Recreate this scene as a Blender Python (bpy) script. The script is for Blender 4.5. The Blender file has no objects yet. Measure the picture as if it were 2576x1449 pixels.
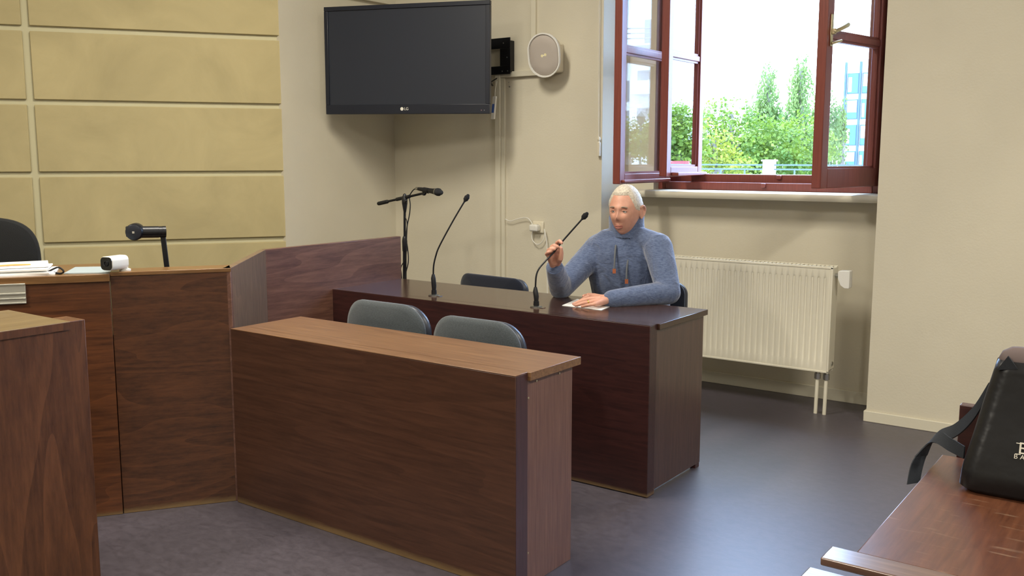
import bpy, bmesh, math, random
from mathutils import Vector, Matrix, Euler
random.seed(7)
# ------------------------------------------------------------------ camera
FPX = 2371.97; PITCH = -0.1371; YAW = 0.6281; ROLL = -0.0003
CAM = Vector((0, 0, 1.45))
FW = Vector((-math.sin(YAW)*math.cos(PITCH), math.cos(YAW)*math.cos(PITCH), math.sin(PITCH)))
RT = Vector((math.cos(YAW), math.sin(YAW), 0)); UP = RT.cross(FW)
scene = bpy.context.scene
cd = bpy.data.cameras.new('camera'); cd.sensor_width = 36; cd.lens = FPX*36/2576; cd.clip_start = .05; cd.clip_end = 400
co = bpy.data.objects.new('camera', cd); scene.collection.objects.link(co)
co.matrix_world = Matrix.Translation(CAM) @ Matrix((RT, UP, -FW)).transposed().to_4x4()
scene.camera = co
# ------------------------------------------------------------------ sky and exposure
SKY = 10.2
w = bpy.data.worlds.new('sky'); scene.world = w; w.use_nodes = True
nt = w.node_tree; bg = nt.nodes['Background']
tc = nt.nodes.new('ShaderNodeTexCoord'); mp = nt.nodes.new('ShaderNodeMapping'); mp.inputs['Scale'].default_value = (1, 1, 2.4)
nz = nt.nodes.new('ShaderNodeTexNoise'); nz.inputs['Scale'].default_value = 2.6; nz.inputs['Detail'].default_value = 6
cr = nt.nodes.new('ShaderNodeValToRGB')
cr.color_ramp.elements[0].position = .38; cr.color_ramp.elements[0].color = (.27, .50, 1.0, 1)
cr.color_ramp.elements[1].position = .60; cr.color_ramp.elements[1].color = (.61, .79, 1.0, 1)
nt.links.new(tc.outputs['Generated'], mp.inputs[0]); nt.links.new(mp.outputs[0], nz.inputs['Vector'])
nt.links.new(nz.outputs[0], cr.inputs[0]); nt.links.new(cr.outputs[0], bg.inputs['Color'])
bg.inputs['Strength'].default_value = SKY
vs = scene.view_settings; vs.view_transform = 'Standard'; vs.look = 'None'; vs.exposure = 0.82; vs.gamma = 1; vs.use_curve_mapping = False
LAMP = 62.0        # watts of each ceiling lamp
# ------------------------------------------------------------------ pixel helpers (pixel = direction, plane = distance)
def ray(x, y): return FW + RT*((x-1288)/FPX) - UP*((y-724.5)/FPX)
def atY(x, y, v): d = ray(x, y); return CAM + d*(v/d.y)
def atX(x, y, v): d = ray(x, y); return CAM + d*(v/d.x)
def atZ(x, y, v): d = ray(x, y); return CAM + d*((v-CAM.z)/d.z)
def atD(x, y, v): return CAM + ray(x, y)*v
# ------------------------------------------------------------------ mesh helpers
class MB:
    def __init__(s): s.v = []; s.f = []
    def add(s, vs_, fs_):
        n = len(s.v); s.v += [tuple(q) for q in vs_]; s.f += [tuple(i+n for i in q) for q in fs_]; return s
    def box(s, x0, x1, y0, y1, z0, z1):
        return s.add([(x0,y0,z0),(x1,y0,z0),(x1,y1,z0),(x0,y1,z0),(x0,y0,z1),(x1,y0,z1),(x1,y1,z1),(x0,y1,z1)],
                     [(0,3,2,1),(4,5,6,7),(0,1,5,4),(1,2,6,5),(2,3,7,6),(3,0,4,7)])
    def obox(s, o, a, b, c):
        o, a, b, c = Vector(o), Vector(a), Vector(b), Vector(c)
        V = [o, o+a, o+a+b, o+b, o+c, o+a+c, o+a+b+c, o+b+c]
        F = [(0,3,2,1),(4,5,6,7),(0,1,5,4),(1,2,6,5),(2,3,7,6),(3,0,4,7)]
        if a.cross(b).dot(c) < 0: F = [q[::-1] for q in F]
        return s.add(V, F)
    def prism(s, poly, z0, z1):
        n = len(poly); A = sum(poly[i][0]*poly[(i+1)%n][1]-poly[(i+1)%n][0]*poly[i][1] for i in range(n))
        if A < 0: poly = poly[::-1]
        V = [(x,y,z0) for x,y in poly]+[(x,y,z1) for x,y in poly]
        return s.add(V, [tuple(range(n))[::-1], tuple(range(n,2*n))]+[(i,(i+1)%n,n+(i+1)%n,n+i) for i in range(n)])
    def extr(s, poly, o, a, b, n_):
        """outline poly (u,v) on axes a,b from o, thickness vector n_"""
        o, a, b, n_ = Vector(o), Vector(a), Vector(b), Vector(n_); n = len(poly)
        P = [o+a*u+b*v for u, v in poly]
        F = [tuple(range(n))[::-1], tuple(range(n,2*n))]+[(i,(i+1)%n,n+(i+1)%n,n+i) for i in range(n)]
        A = sum(poly[i][0]*poly[(i+1)%n][1]-poly[(i+1)%n][0]*poly[i][1] for i in range(n))
        if A*a.cross(b).dot(n_) < 0: F = [q[::-1] for q in F]
        return s.add(P+[q+n_ for q in P], F)
    def loft(s, rings, caps=True):
        k = len(rings[0]); V = [q for r in rings for q in r]; F = []
        for i in range(len(rings)-1):
            for j in range(k):
                F.append((i*k+j, i*k+(j+1)%k, (i+1)*k+(j+1)%k, (i+1)*k+j))
        if caps: F += [tuple(range(k))[::-1], tuple(range((len(rings)-1)*k, len(rings)*k))]
        return s.add(V, F)
    def tube(s, pts, r, seg=10, round_=False):
        pts = [Vector(q) for q in pts]; n = len(pts)
        R = list(r) if hasattr(r, '__len__') else [r]*n
        t0 = (pts[1]-pts[0]).normalized(); ref = Vector((0,0,1)) if abs(t0.z) < .9 else Vector((1,0,0))
        u = t0.cross(ref).normalized(); rings = []
        def ring(c, t, rad):
            nonlocal u
            u = (u - t*u.dot(t)).normalized(); v = t.cross(u)
            return [c+(u*math.cos(2*math.pi*j/seg)+v*math.sin(2*math.pi*j/seg))*rad for j in range(seg)]
        if round_:
            for a in (80, 55, 28): rings.append(ring(pts[0]-t0*R[0]*math.sin(math.radians(a)), t0, R[0]*math.cos(math.radians(a))))
        for i in range(n):
            t = (pts[min(i+1,n-1)]-pts[max(i-1,0)]).normalized(); rings.append(ring(pts[i], t, R[i]))
        if round_:
            t1 = (pts[-1]-pts[-2]).normalized()
            for a in (28, 55, 80): rings.append(ring(pts[-1]+t1*R[-1]*math.sin(math.radians(a)), t1, R[-1]*math.cos(math.radians(a))))
        return s.loft(rings)
    def ell(s, c, rx, ry, rz, M=None, nu=24, nv=14):
        c = Vector(c); M = M or Matrix.Identity(3); rings = []
        for i in range(1, nv):
            th = math.pi*i/nv
            rings.append([c+M@Vector((rx*math.sin(th)*math.cos(2*math.pi*j/nu), ry*math.sin(th)*math.sin(2*math.pi*j/nu), -rz*math.cos(th))) for j in range(nu)])
        return s.loft(rings)
    def lathe(s, c, prof, ax=(0,0,1), seg=24):
        ax = Vector(ax).normalized(); ref = Vector((0,0,1)) if abs(ax.z) < .9 else Vector((1,0,0))
        u = ax.cross(ref).normalized(); v = ax.cross(u); c = Vector(c)
        return s.loft([[c+ax*h+(u*math.cos(2*math.pi*j/seg)+v*math.sin(2*math.pi*j/seg))*max(r,1e-4) for j in range(seg)] for r, h in prof])
    def build(s, name, mat, parent=None, bevel=0, smooth=False, seg=2):
        me = bpy.data.meshes.new(name)
        off = Vector(parent['_o']) if parent is not None and '_o' in parent else Vector((0,0,0))
        me.from_pydata([tuple(Vector(q)-off) for q in s.v], [], s.f)
        bm = bmesh.new(); bm.from_mesh(me); bmesh.ops.recalc_face_normals(bm, faces=bm.faces); bm.to_mesh(me); bm.free()
        me.materials.append(mat); me.update()
        o = bpy.data.objects.new(name, me); scene.collection.objects.link(o)
        if parent is not None: o.parent = parent; o['_o'] = tuple(off)
        if smooth:
            for q in me.polygons: q.use_smooth = True
            if smooth != 'all': me.set_sharp_from_angle(angle=math.radians(40))
        if bevel:
            m = o.modifiers.new('bevel', 'BEVEL'); m.width = bevel; m.segments = seg; m.limit_method = 'ANGLE'; m.angle_limit = math.radians(35)
            for q in me.polygons: q.use_smooth = True
            me.set_sharp_from_angle(angle=math.radians(70))
        return o
def tag(o, label, cat, group=None):
    o['label'] = label; o['category'] = cat
    if group: o['group'] = group
    return o
def thing(name, loc, label, cat, group=None):
    o = bpy.data.objects.new(name, None); scene.collection.objects.link(o); o.location = loc; o['_o'] = tuple(loc); o.empty_display_size = .1
    return tag(o, label, cat, group)
def struct(o, label=None):
    o['kind'] = 'structure'
    if label: o['label'] = label
    return o
def sroot(name, loc=(0,0,0)):
    o = bpy.data.objects.new(name, None); scene.collection.objects.link(o); o.location = loc; o['_o'] = tuple(loc); o['kind'] = 'structure'; return o
def rrect(w_, h_, r, n=6):
    P = []
    for cx, cy, a0 in ((w_/2-r, h_/2-r, 0), (-w_/2+r, h_/2-r, 90), (-w_/2+r, -h_/2+r, 180), (w_/2-r, -h_/2+r, 270)):
        for i in range(n+1):
            a = math.radians(a0+90*i/n); P.append((cx+r*math.cos(a), cy+r*math.sin(a)))
    return P
def spline(P, n=8):
    P = [Vector(q) for q in P]; out = []
    for i in range(len(P)-1):
        a, b, c, d = P[max(i-1,0)], P[i], P[i+1], P[min(i+2,len(P)-1)]
        for k in range(n):
            t = k/n; out.append(.5*((2*b)+(c-a)*t+(2*a-5*b+4*c-d)*t*t+(3*b-a-3*c+d)*t**3))
    return out+[P[-1]]
# ------------------------------------------------------------------ materials
def lin(c): return tuple(((q/255)/12.92 if q/255 <= .04045 else ((q/255+.055)/1.055)**2.4) for q in c)
def mat(name, c, rough=.5, metal=0, spec=.5, coat=0, noise=None, bump=0, bscale=200, sheen=0, emit=None):
    m = bpy.data.materials.new(name); m.use_nodes = True; t = m.node_tree; b = t.nodes['Principled BSDF']
    L = lin(c); b.inputs['Base Color'].default_value = (*L, 1); b.inputs['Roughness'].default_value = rough; b.inputs['Metallic'].default_value = metal
    b.inputs['Specular IOR Level'].default_value = spec; b.inputs['Coat Weight'].default_value = coat; b.inputs['Sheen Weight'].default_value = sheen
    tcn = t.nodes.new('ShaderNodeTexCoord')
    if noise:
        sc_, amt = noise; n = t.nodes.new('ShaderNodeTexNoise'); n.inputs['Scale'].default_value = sc_; n.inputs['Detail'].default_value = 5
        r = t.nodes.new('ShaderNodeValToRGB'); r.color_ramp.elements[0].position = .3; r.color_ramp.elements[1].position = .7
        r.color_ramp.elements[0].color = (*[q*(1-amt) for q in L], 1); r.color_ramp.elements[1].color = (*[min(1, q*(1+amt)) for q in L], 1)
        t.links.new(tcn.outputs['Object'], n.inputs['Vector']); t.links.new(n.outputs[0], r.inputs[0]); t.links.new(r.outputs[0], b.inputs['Base Color'])
    if bump:
        n2 = t.nodes.new('ShaderNodeTexNoise'); n2.inputs['Scale'].default_value = bscale; n2.inputs['Detail'].default_value = 3
        bp = t.nodes.new('ShaderNodeBump'); bp.inputs['Strength'].default_value = bump; bp.inputs['Distance'].default_value = .004
        t.links.new(tcn.outputs['Object'], n2.inputs['Vector']); t.links.new(n2.outputs[0], bp.inputs['Height']); t.links.new(bp.outputs[0], b.inputs['Normal'])
    if emit: b.inputs['Emission Color'].default_value = (*lin(emit[0]), 1); b.inputs['Emission Strength'].default_value = emit[1]
    return m
def wood(name, dark, light, axis='X', rotz=0, stretch=14, scale=5, rough=.35, coat=.3, figure=.5, worn=0, seed=0, scratch=0):
    m = bpy.data.materials.new(name); m.use_nodes = True; t = m.node_tree; b = t.nodes['Principled BSDF']; N = t.nodes.new; Lk = t.links.new
    tcn = N('ShaderNodeTexCoord'); m1 = N('ShaderNodeMapping'); m1.inputs['Rotation'].default_value = (0, 0, rotz); m1.inputs['Location'].default_value = (seed*1.7, seed*.9, seed*.37)
    Lk(tcn.outputs['Object'], m1.inputs[0])
    m2 = N('ShaderNodeMapping'); k = [scale*1.0]*3; k['XYZ'.index(axis)] = scale/stretch; m2.inputs['Scale'].default_value = k
    Lk(m1.outputs[0], m2.inputs[0])
    n1 = N('ShaderNodeTexNoise'); n1.inputs['Scale'].default_value = 1.1; n1.inputs['Detail'].default_value = 1.2; n1.inputs['Distortion'].default_value = .35
    Lk(m2.outputs[0], n1.inputs['Vector'])
    # cathedral rings from a slow noise
    mu = N('ShaderNodeMath'); mu.operation = 'MULTIPLY'; mu.inputs[1].default_value = 11; Lk(n1.outputs[0], mu.inputs[0])
    fc = N('ShaderNodeMath'); fc.operation = 'FRACT'; Lk(mu.outputs[0], fc.inputs[0])
    sn = N('ShaderNodeMath'); sn.operation = 'POWER'; sn.inputs[1].default_value = 2.5; Lk(fc.outputs[0], sn.inputs[0])
    n2 = N('ShaderNodeTexNoise'); n2.inputs['Scale'].default_value = 14; n2.inputs['Detail'].default_value = 5; n2.inputs['Roughness'].default_value = .7
    Lk(m2.outputs[0], n2.inputs['Vector'])
    m3 = N('ShaderNodeMapping'); k3 = [110.]*3; k3['XYZ'.index(axis)] = 3; m3.inputs['Scale'].default_value = k3; Lk(m1.outputs[0], m3.inputs[0])
    n3 = N('ShaderNodeTexNoise'); n3.inputs['Scale'].default_value = 1; n3.inputs['Detail'].default_value = 2; Lk(m3.outputs[0], n3.inputs['Vector'])
    a = N('ShaderNodeMath'); a.operation = 'MULTIPLY_ADD'; a.inputs[1].default_value = .30*figure; Lk(sn.outputs[0], a.inputs[0]); Lk(n2.outputs[0], a.inputs[2])
    a2 = N('ShaderNodeMath'); a2.operation = 'MULTIPLY_ADD'; a2.inputs[1].default_value = .35; Lk(n3.outputs[0], a2.inputs[0]); Lk(a.outputs[0], a2.inputs[2])
    r = N('ShaderNodeValToRGB'); r.color_ramp.elements[0].position = .45; r.color_ramp.elements[1].position = 1.0
    r.color_ramp.elements[0].color = (*lin(dark), 1); r.color_ramp.elements[1].color = (*lin(light), 1); Lk(a2.outputs[0], r.inputs[0])
    out = r.outputs[0]
    sx = N('ShaderNodeSeparateXYZ'); Lk(tcn.outputs['Object'], sx.inputs[0])
    if worn:
        nw = N('ShaderNodeTexNoise'); nw.inputs['Scale'].default_value = 5; nw.inputs['Detail'].default_value = 8; nw.inputs['Roughness'].default_value = .75; Lk(m2.outputs[0], nw.inputs['Vector'])
        q = N('ShaderNodeMath'); q.operation = 'MULTIPLY_ADD'; q.inputs[1].default_value = -worn*1.5; Lk(nw.outputs[0], q.inputs[0]); Lk(sx.outputs['Z'], q.inputs[2])
        lt = N('ShaderNodeMapRange'); lt.inputs[1].default_value = -.012; lt.inputs[2].default_value = .008; lt.inputs[3].default_value = 1; lt.inputs[4].default_value = 0; Lk(q.outputs[0], lt.inputs[0])
        mx = N('ShaderNodeMix'); mx.data_type = 'RGBA'; Lk(lt.outputs[0], mx.inputs[0]); Lk(out, mx.inputs[6]); mx.inputs[7].default_value = (*lin((122, 98, 64)), 1); out = mx.outputs[2]
    if scratch:
        ms = N('ShaderNodeMapping'); ms.inputs['Scale'].default_value = (6, 40, 6); ms.inputs['Rotation'].default_value = (0, 0, .5); Lk(tcn.outputs['Object'], ms.inputs[0])
        ns = N('ShaderNodeTexNoise'); ns.inputs['Scale'].default_value = 1.6; ns.inputs['Detail'].default_value = 7; Lk(ms.outputs[0], ns.inputs['Vector'])
        rs = N('ShaderNodeMapRange'); rs.inputs[1].default_value = .62; rs.inputs[2].default_value = .78; rs.inputs[4].default_value = scratch; Lk(ns.outputs[0], rs.inputs[0])
        mx = N('ShaderNodeMix'); mx.data_type = 'RGBA'; Lk(rs.outputs[0], mx.inputs[0]); Lk(out, mx.inputs[6]); mx.inputs[7].default_value = (*lin((190, 165, 140)), 1); out = mx.outputs[2]
    Lk(out, b.inputs['Base Color'])
    b.inputs['Roughness'].default_value = rough; b.inputs['Coat Weight'].default_value = coat; b.inputs['Coat Roughness'].default_value = .18
    bp = N('ShaderNodeBump'); bp.inputs['Strength'].default_value = .12; bp.inputs['Distance'].default_value = .002; Lk(a2.outputs[0], bp.inputs['Height']); Lk(bp.outputs[0], b.inputs['Normal'])
    return m
def wallpaint(name, c, amt=.05, sc_=1.6, bump=.15, rough=.75, bs=90):
    m = mat(name, c, rough, noise=(sc_, amt), bump=bump, bscale=bs, spec=.3); return m
def plaster(name, c):
    m = mat(name, c, .85, spec=.2); t = m.node_tree; b = t.nodes['Principled BSDF']; N = t.nodes.new; Lk = t.links.new
    tcn = N('ShaderNodeTexCoord'); n = N('ShaderNodeTexNoise'); n.inputs['Scale'].default_value = 2.2; n.inputs['Detail'].default_value = 8; n.inputs['Roughness'].default_value = .62; n.inputs['Distortion'].default_value = .8
    Lk(tcn.outputs['Object'], n.inputs['Vector']); L = lin(c); r = N('ShaderNodeValToRGB')
    r.color_ramp.elements[0].position = .3; r.color_ramp.elements[1].position = .72
    r.color_ramp.elements[0].color = (*[q*.88 for q in L], 1); r.color_ramp.elements[1].color = (*[min(1, q*1.1) for q in L], 1)
    Lk(n.outputs[0], r.inputs[0]); Lk(r.outputs[0], b.inputs['Base Color'])
    bp = N('ShaderNodeBump'); bp.inputs['Strength'].default_value = .25; bp.inputs['Distance'].default_value = .006; Lk(n.outputs[0], bp.inputs['Height']); Lk(bp.outputs[0], b.inputs['Normal'])
    return m
def glass(name, f0=.06, tint=(1,1,1)):
    m = bpy.data.materials.new(name); m.use_nodes = True; t = m.node_tree; N = t.nodes.new; Lk = t.links.new
    for q in list(t.nodes):
        if q.type == 'BSDF_PRINCIPLED': t.nodes.remove(q)
    out = [q for q in t.nodes if q.type == 'OUTPUT_MATERIAL'][0]
    g = N('ShaderNodeNewGeometry'); d = N('ShaderNodeVectorMath'); d.operation = 'DOT_PRODUCT'; Lk(g.outputs['Normal'], d.inputs[0]); Lk(g.outputs['Incoming'], d.inputs[1])
    ab = N('ShaderNodeMath'); ab.operation = 'ABSOLUTE'; Lk(d.outputs['Value'], ab.inputs[0])
    om = N('ShaderNodeMath'); om.operation = 'SUBTRACT'; om.inputs[0].default_value = 1; Lk(ab.outputs[0], om.inputs[1])
    pw = N('ShaderNodeMath'); pw.operation = 'POWER'; pw.inputs[1].default_value = 5; Lk(om.outputs[0], pw.inputs[0])
    ma = N('ShaderNodeMath'); ma.operation = 'MULTIPLY_ADD'; ma.inputs[1].default_value = 1-f0; ma.inputs[2].default_value = f0; Lk(pw.outputs[0], ma.inputs[0])
    tr = N('ShaderNodeBsdfTransparent'); tr.inputs[0].default_value = (*tint, 1); gl = N('ShaderNodeBsdfGlossy'); gl.inputs['Roughness'].default_value = 0.0
    mx = N('ShaderNodeMixShader'); Lk(ma.outputs[0], mx.inputs[0]); Lk(tr.outputs[0], mx.inputs[1]); Lk(gl.outputs[0], mx.inputs[2]); Lk(mx.outputs[0], out.inputs[0])
    return m
M = {}
M['floor'] = None
def floor_mat():
    m = mat('linoleum', (84, 78, 90), .42, spec=1.0); t = m.node_tree; b = t.nodes['Principled BSDF']; N = t.nodes.new; Lk = t.links.new
    tcn = N('ShaderNodeTexCoord'); mp_ = N('ShaderNodeMapping'); mp_.inputs['Scale'].default_value = (17, 26, 1); mp_.inputs['Rotation'].default_value = (0, 0, .3); Lk(tcn.outputs['Object'], mp_.inputs[0])
    n = N('ShaderNodeTexNoise'); n.inputs['Scale'].default_value = 1.2; n.inputs['Detail'].default_value = 9; n.inputs['Roughness'].default_value = .75; n.inputs['Distortion'].default_value = .5; Lk(mp_.outputs[0], n.inputs['Vector'])
    r = N('ShaderNodeValToRGB'); r.color_ramp.elements[0].position = .35; r.color_ramp.elements[1].position = .68
    r.color_ramp.elements[0].color = (*lin((64, 59, 67)), 1); r.color_ramp.elements[1].color = (*lin((84, 78, 87)), 1); Lk(n.outputs[0], r.inputs[0]); Lk(r.outputs[0], b.inputs['Base Color'])
    rr = N('ShaderNodeMapRange'); rr.inputs[3].default_value = .36; rr.inputs[4].default_value = .50; Lk(n.outputs[0], rr.inputs[0]); Lk(rr.outputs[0], b.inputs['Roughness'])
    bp = N('ShaderNodeBump'); bp.inputs['Strength'].default_value = .08; bp.inputs['Distance'].default_value = .003; Lk(n.outputs[0], bp.inputs['Height']); Lk(bp.outputs[0], b.inputs['Normal'])
    return m
M['floor'] = floor_mat()
ANG = .9618; DJ = Vector((math.cos(ANG), math.sin(ANG), 0)); NJ = Vector((math.sin(ANG), -math.cos(ANG), 0))
M['wall'] = wallpaint('wall_paint_cream', (210, 203, 183))
M['wallg'] = M['wall']
M['ceil'] = mat('ceiling_paint', (232, 228, 216), .8)
M['panel'] = plaster('ochre_plaster', (188, 174, 131))
M['joint'] = mat('joint_paint', (200, 194, 160), .8)
M['skirt'] = mat('baseboard_paint', (212, 206, 186), .45)
M['desk_front'] = wood('walnut_veneer_maroon', (40, 20, 20), (64, 33, 30), 'X', stretch=10, rough=.4, coat=.2, worn=.02, seed=1)
M['desk_side'] = wood('walnut_side', (58, 38, 34), (86, 60, 52), 'Z', stretch=10, rough=.35, coat=.3, seed=2)
M['desk_top'] = wood('walnut_top_varnish', (50, 33, 27), (74, 51, 40), 'X', stretch=14, rough=.16, coat=0, seed=3)
M['b2_front'] = wood('brown_veneer_front', (62, 38, 27), (90, 58, 42), 'X', stretch=12, rough=.42, coat=.12, worn=.03, seed=4)
M['b2_edge'] = wood('dark_edge', (56, 32, 34), (74, 44, 44), 'Z', stretch=12, rough=.4, seed=5, figure=.2)
M['b2_side'] = wood('brown_laminate_side', (92, 62, 54), (128, 94, 80), 'Z', stretch=24, scale=9, rough=.4, coat=.15, figure=.2, seed=6)
M['b2_top'] = wood('light_walnut_laminate', (96, 65, 42), (140, 103, 70), 'X', stretch=22, scale=9, rough=.4, coat=.12, figure=.35, seed=7)
M['j_front'] = wood('judge_veneer', (52, 29, 17), (96, 58, 34), 'X', rotz=-ANG, stretch=5, scale=5, rough=.4, coat=.2, figure=.8, worn=.025, seed=8)
M['j_front2'] = wood('judge_veneer_warm', (62, 34, 18), (112, 66, 36), 'X', rotz=-ANG, stretch=9, scale=4, rough=.4, coat=.2, figure=.6, worn=.02, seed=9)
M['j_top'] = wood('judge_top', (104, 72, 40), (140, 102, 62), 'X', rotz=-ANG, stretch=14, rough=.35, coat=.3, figure=.2, seed=10)
M['part'] = wood('partition_veneer', (78, 50, 42), (122, 86, 70), 'Y', stretch=9, scale=4, rough=.4, coat=.25, figure=.7, seed=11)
M['cham'] = wood('chamfer_veneer', (92, 72, 58), (132, 106, 84), 'Z', stretch=4, scale=4, rough=.4, coat=.25, figure=.8, seed=12)
M['d4_top'] = wood('near_bench_top', (104, 84, 54), (138, 116, 80), 'Y', stretch=20, scale=8, rough=.35, coat=.2, figure=.4, seed=13)
M['d4_front'] = wood('near_bench_front', (68, 38, 20), (112, 70, 42), 'Z', stretch=6, scale=4, rough=.42, coat=.15, figure=.9, seed=14)
M['t_rail'] = wood('worn_glossy_rail', (84, 60, 50), (120, 92, 78), 'X', stretch=10, scale=5, rough=.3, coat=1, figure=.3, seed=18)
M['t_top'] = wood('scratched_table_top', (72, 41, 28), (106, 66, 45), 'Y', stretch=10, scale=5, rough=.3, coat=.3, figure=.4, seed=15, scratch=.35)
M['t_dark'] = wood('dark_mahogany', (50, 24, 22), (72, 36, 34), 'X', stretch=10, rough=.35, seed=16)
M['win'] = wood('window_redbrown', (112, 52, 44), (140, 72, 60), 'Z', stretch=30, scale=14, rough=.38, coat=.2, figure=.05, seed=17)
M['blk'] = mat('black_plastic', (22, 23, 27), .4)
M['blkm'] = mat('black_metal', (26, 27, 32), .35, metal=.3)
M['rubber'] = mat('black_rubber', (18, 18, 20), .7)
M['screen'] = mat('dark_screen', (44, 48, 58), .32, spec=.45)
M['bezel'] = mat('tv_bezel', (26, 30, 42), .35)
M['white'] = mat('white_plastic', (226, 224, 216), .4)
M['offw'] = mat('ivory_plastic', (222, 214, 192), .4)
M['trunk'] = mat('trunking_plastic', (214, 208, 188), .45)
M['rad'] = mat('radiator_enamel', (224, 218, 198), .35, coat=.2)
M['steel'] = mat('steel', (190, 190, 186), .3, metal=1)
M['brass'] = mat('aged_brass', (196, 182, 146), .35, metal=.9)
M['gold'] = mat('gold', (226, 190, 110), .25, metal=1)
M['alu'] = mat('brushed_aluminium', (214, 212, 200), .32, metal=.6)
M['spk'] = mat('speaker_grille', (182, 172, 162), .55, bump=.3, bscale=900)
M['fabg'] = mat('charcoal_fabric', (74, 80, 84), .95, noise=(260, .25), bump=.4, bscale=500, sheen=.3, spec=.2)
M['fabk'] = mat('black_fabric', (27, 31, 43), .9, noise=(260, .2), bump=.3, bscale=500, sheen=.2, spec=.2)
M['shell'] = mat('black_shell_plastic', (58, 62, 72), .35)
M['paper'] = mat('paper', (240, 240, 238), .7)
M['glass'] = glass('window_glass', .075)
M['lens'] = mat('lens_glass', (10, 11, 16), .08, coat=1)
M['skin'] = mat('skin', (208, 154, 132), .5, noise=(40, .08), bump=.08, bscale=300); M['skin'].node_tree.nodes['Principled BSDF'].inputs['Subsurface Weight'].default_value = .08; M['skin'].node_tree.nodes['Principled BSDF'].inputs['Subsurface Radius'].default_value = (.01,.004,.002)
M['hair'] = mat('grey_hair', (206, 196, 180), .6, noise=(120, .25), bump=.6, bscale=260)
def sweater_mat():
    m = mat('heathered_blue_knit', (74, 88, 122), .92, spec=.15, sheen=.5); t = m.node_tree; b = t.nodes['Principled BSDF']; N = t.nodes.new; Lk = t.links.new
    tcn = N('ShaderNodeTexCoord'); mp_ = N('ShaderNodeMapping'); mp_.inputs['Scale'].default_value = (60, 60, 330); Lk(tcn.outputs['Object'], mp_.inputs[0])
    n = N('ShaderNodeTexNoise'); n.inputs['Scale'].default_value = 1; n.inputs['Detail'].default_value = 5; n.inputs['Roughness'].default_value = .7; Lk(mp_.outputs[0], n.inputs['Vector'])
    r = N('ShaderNodeValToRGB'); r.color_ramp.elements[0].position = .3; r.color_ramp.elements[1].position = .72
    r.color_ramp.elements[0].color = (*lin((60, 73, 106)), 1); r.color_ramp.elements[1].color = (*lin((112, 126, 156)), 1); Lk(n.outputs[0], r.inputs[0]); Lk(r.outputs[0], b.inputs['Base Color'])
    # soft folds plus knit relief
    n2 = N('ShaderNodeTexNoise'); n2.inputs['Scale'].default_value = 11; n2.inputs['Detail'].default_value = 2; n2.inputs['Distortion'].default_value = 1.2; Lk(tcn.outputs['Object'], n2.inputs['Vector'])
    bp = N('ShaderNodeBump'); bp.inputs['Strength'].default_value = .5; bp.inputs['Distance'].default_value = .02; Lk(n2.outputs[0], bp.inputs['Height'])
    b2 = N('ShaderNodeBump'); b2.inputs['Strength'].default_value = .3; b2.inputs['Distance'].default_value = .003; Lk(n.outputs[0], b2.inputs['Height']); Lk(bp.outputs[0], b2.inputs['Normal']); Lk(b2.outputs[0], b.inputs['Normal'])
    return m
M['knit'] = sweater_mat()
M['cord'] = mat('grey_cord', (108, 112, 118), .85, bump=.4, bscale=900)
M['leather'] = mat('tan_leather', (164, 92, 58), .6)
M['trouser'] = mat('dark_denim', (40, 46, 60), .9)
M['nylon'] = mat('black_nylon', (27, 27, 29), .36, bump=.9, bscale=16, spec=.3)
M['strapm'] = mat('strap_webbing', (30, 36, 44), .7, bump=.3, bscale=700)
M['flap'] = mat('brown_grey_lining', (96, 82, 80), .7)
# ------------------------------------------------------------------ the room
XG, YP, YN = -4.925, 5.281, 5.63       # grey side wall, window wall, niche wall
E0 = Vector((XG, 4.212, 0))            # edge where the panelled wall begins
CEIL = 3.7; XR = 4.6; YB = -3.6
PW0 = E0 - NJ*.02                      # wall plane behind the panels
PW1 = E0 - DJ*3.9 - NJ*.02             # its far end
struct(MB().box(-9, XR+.3, YB-.3, 6.2, -.12, 0).build('floor', M['floor']), 'dark purple-grey linoleum floor')
struct(MB().box(-9, XR+.3, YB-.3, 6.2, CEIL, CEIL+.12).build('ceiling', M['ceil']), 'plain light ceiling')
wl = struct(MB().prism([tuple(PW0.xy), tuple(PW1.xy), tuple((PW1-NJ*.2).xy), tuple((PW0-NJ*.12).xy)], 0, CEIL).build('wall_left', M['joint']), 'wall clad with raised ochre plaster panels')
base_z = [.056+.4365*k for k in range(9)]
for col in range(3):
    t1 = -.002-1.51*col; t0 = t1-1.468
    if t0 < -3.9: t0 = -3.9
    for k in range(8):
        z0 = .056+.4365*k; z1 = min(z0+.404, CEIL)
        if z0 > CEIL-.05: continue
        MB().obox(PW0+DJ*t0+Vector((0,0,z0)), DJ*(t1-t0), NJ*.02, (0,0,z1-z0)).build('wall_panel', M['panel'], wl, bevel=.004)
struct(MB().box(XG-.3, XG, E0.y-.005, 5.75, 0, CEIL).build('wall_back', M['wallg']), 'short plain grey wall behind the television')
struct(MB().box(PW1.x-.2, PW1.x, YB, PW1.y+.1, 0, CEIL).build('wall_far_left', M['wallg']))
struct(MB().box(PW1.x-.2, XR, YB-.2, YB, 0, CEIL).build('wall_front', M['wall']))
struct(MB().box(XR, XR+.2, YB, 6., 0, CEIL).build('wall_far_right', M['wall']))
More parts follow.
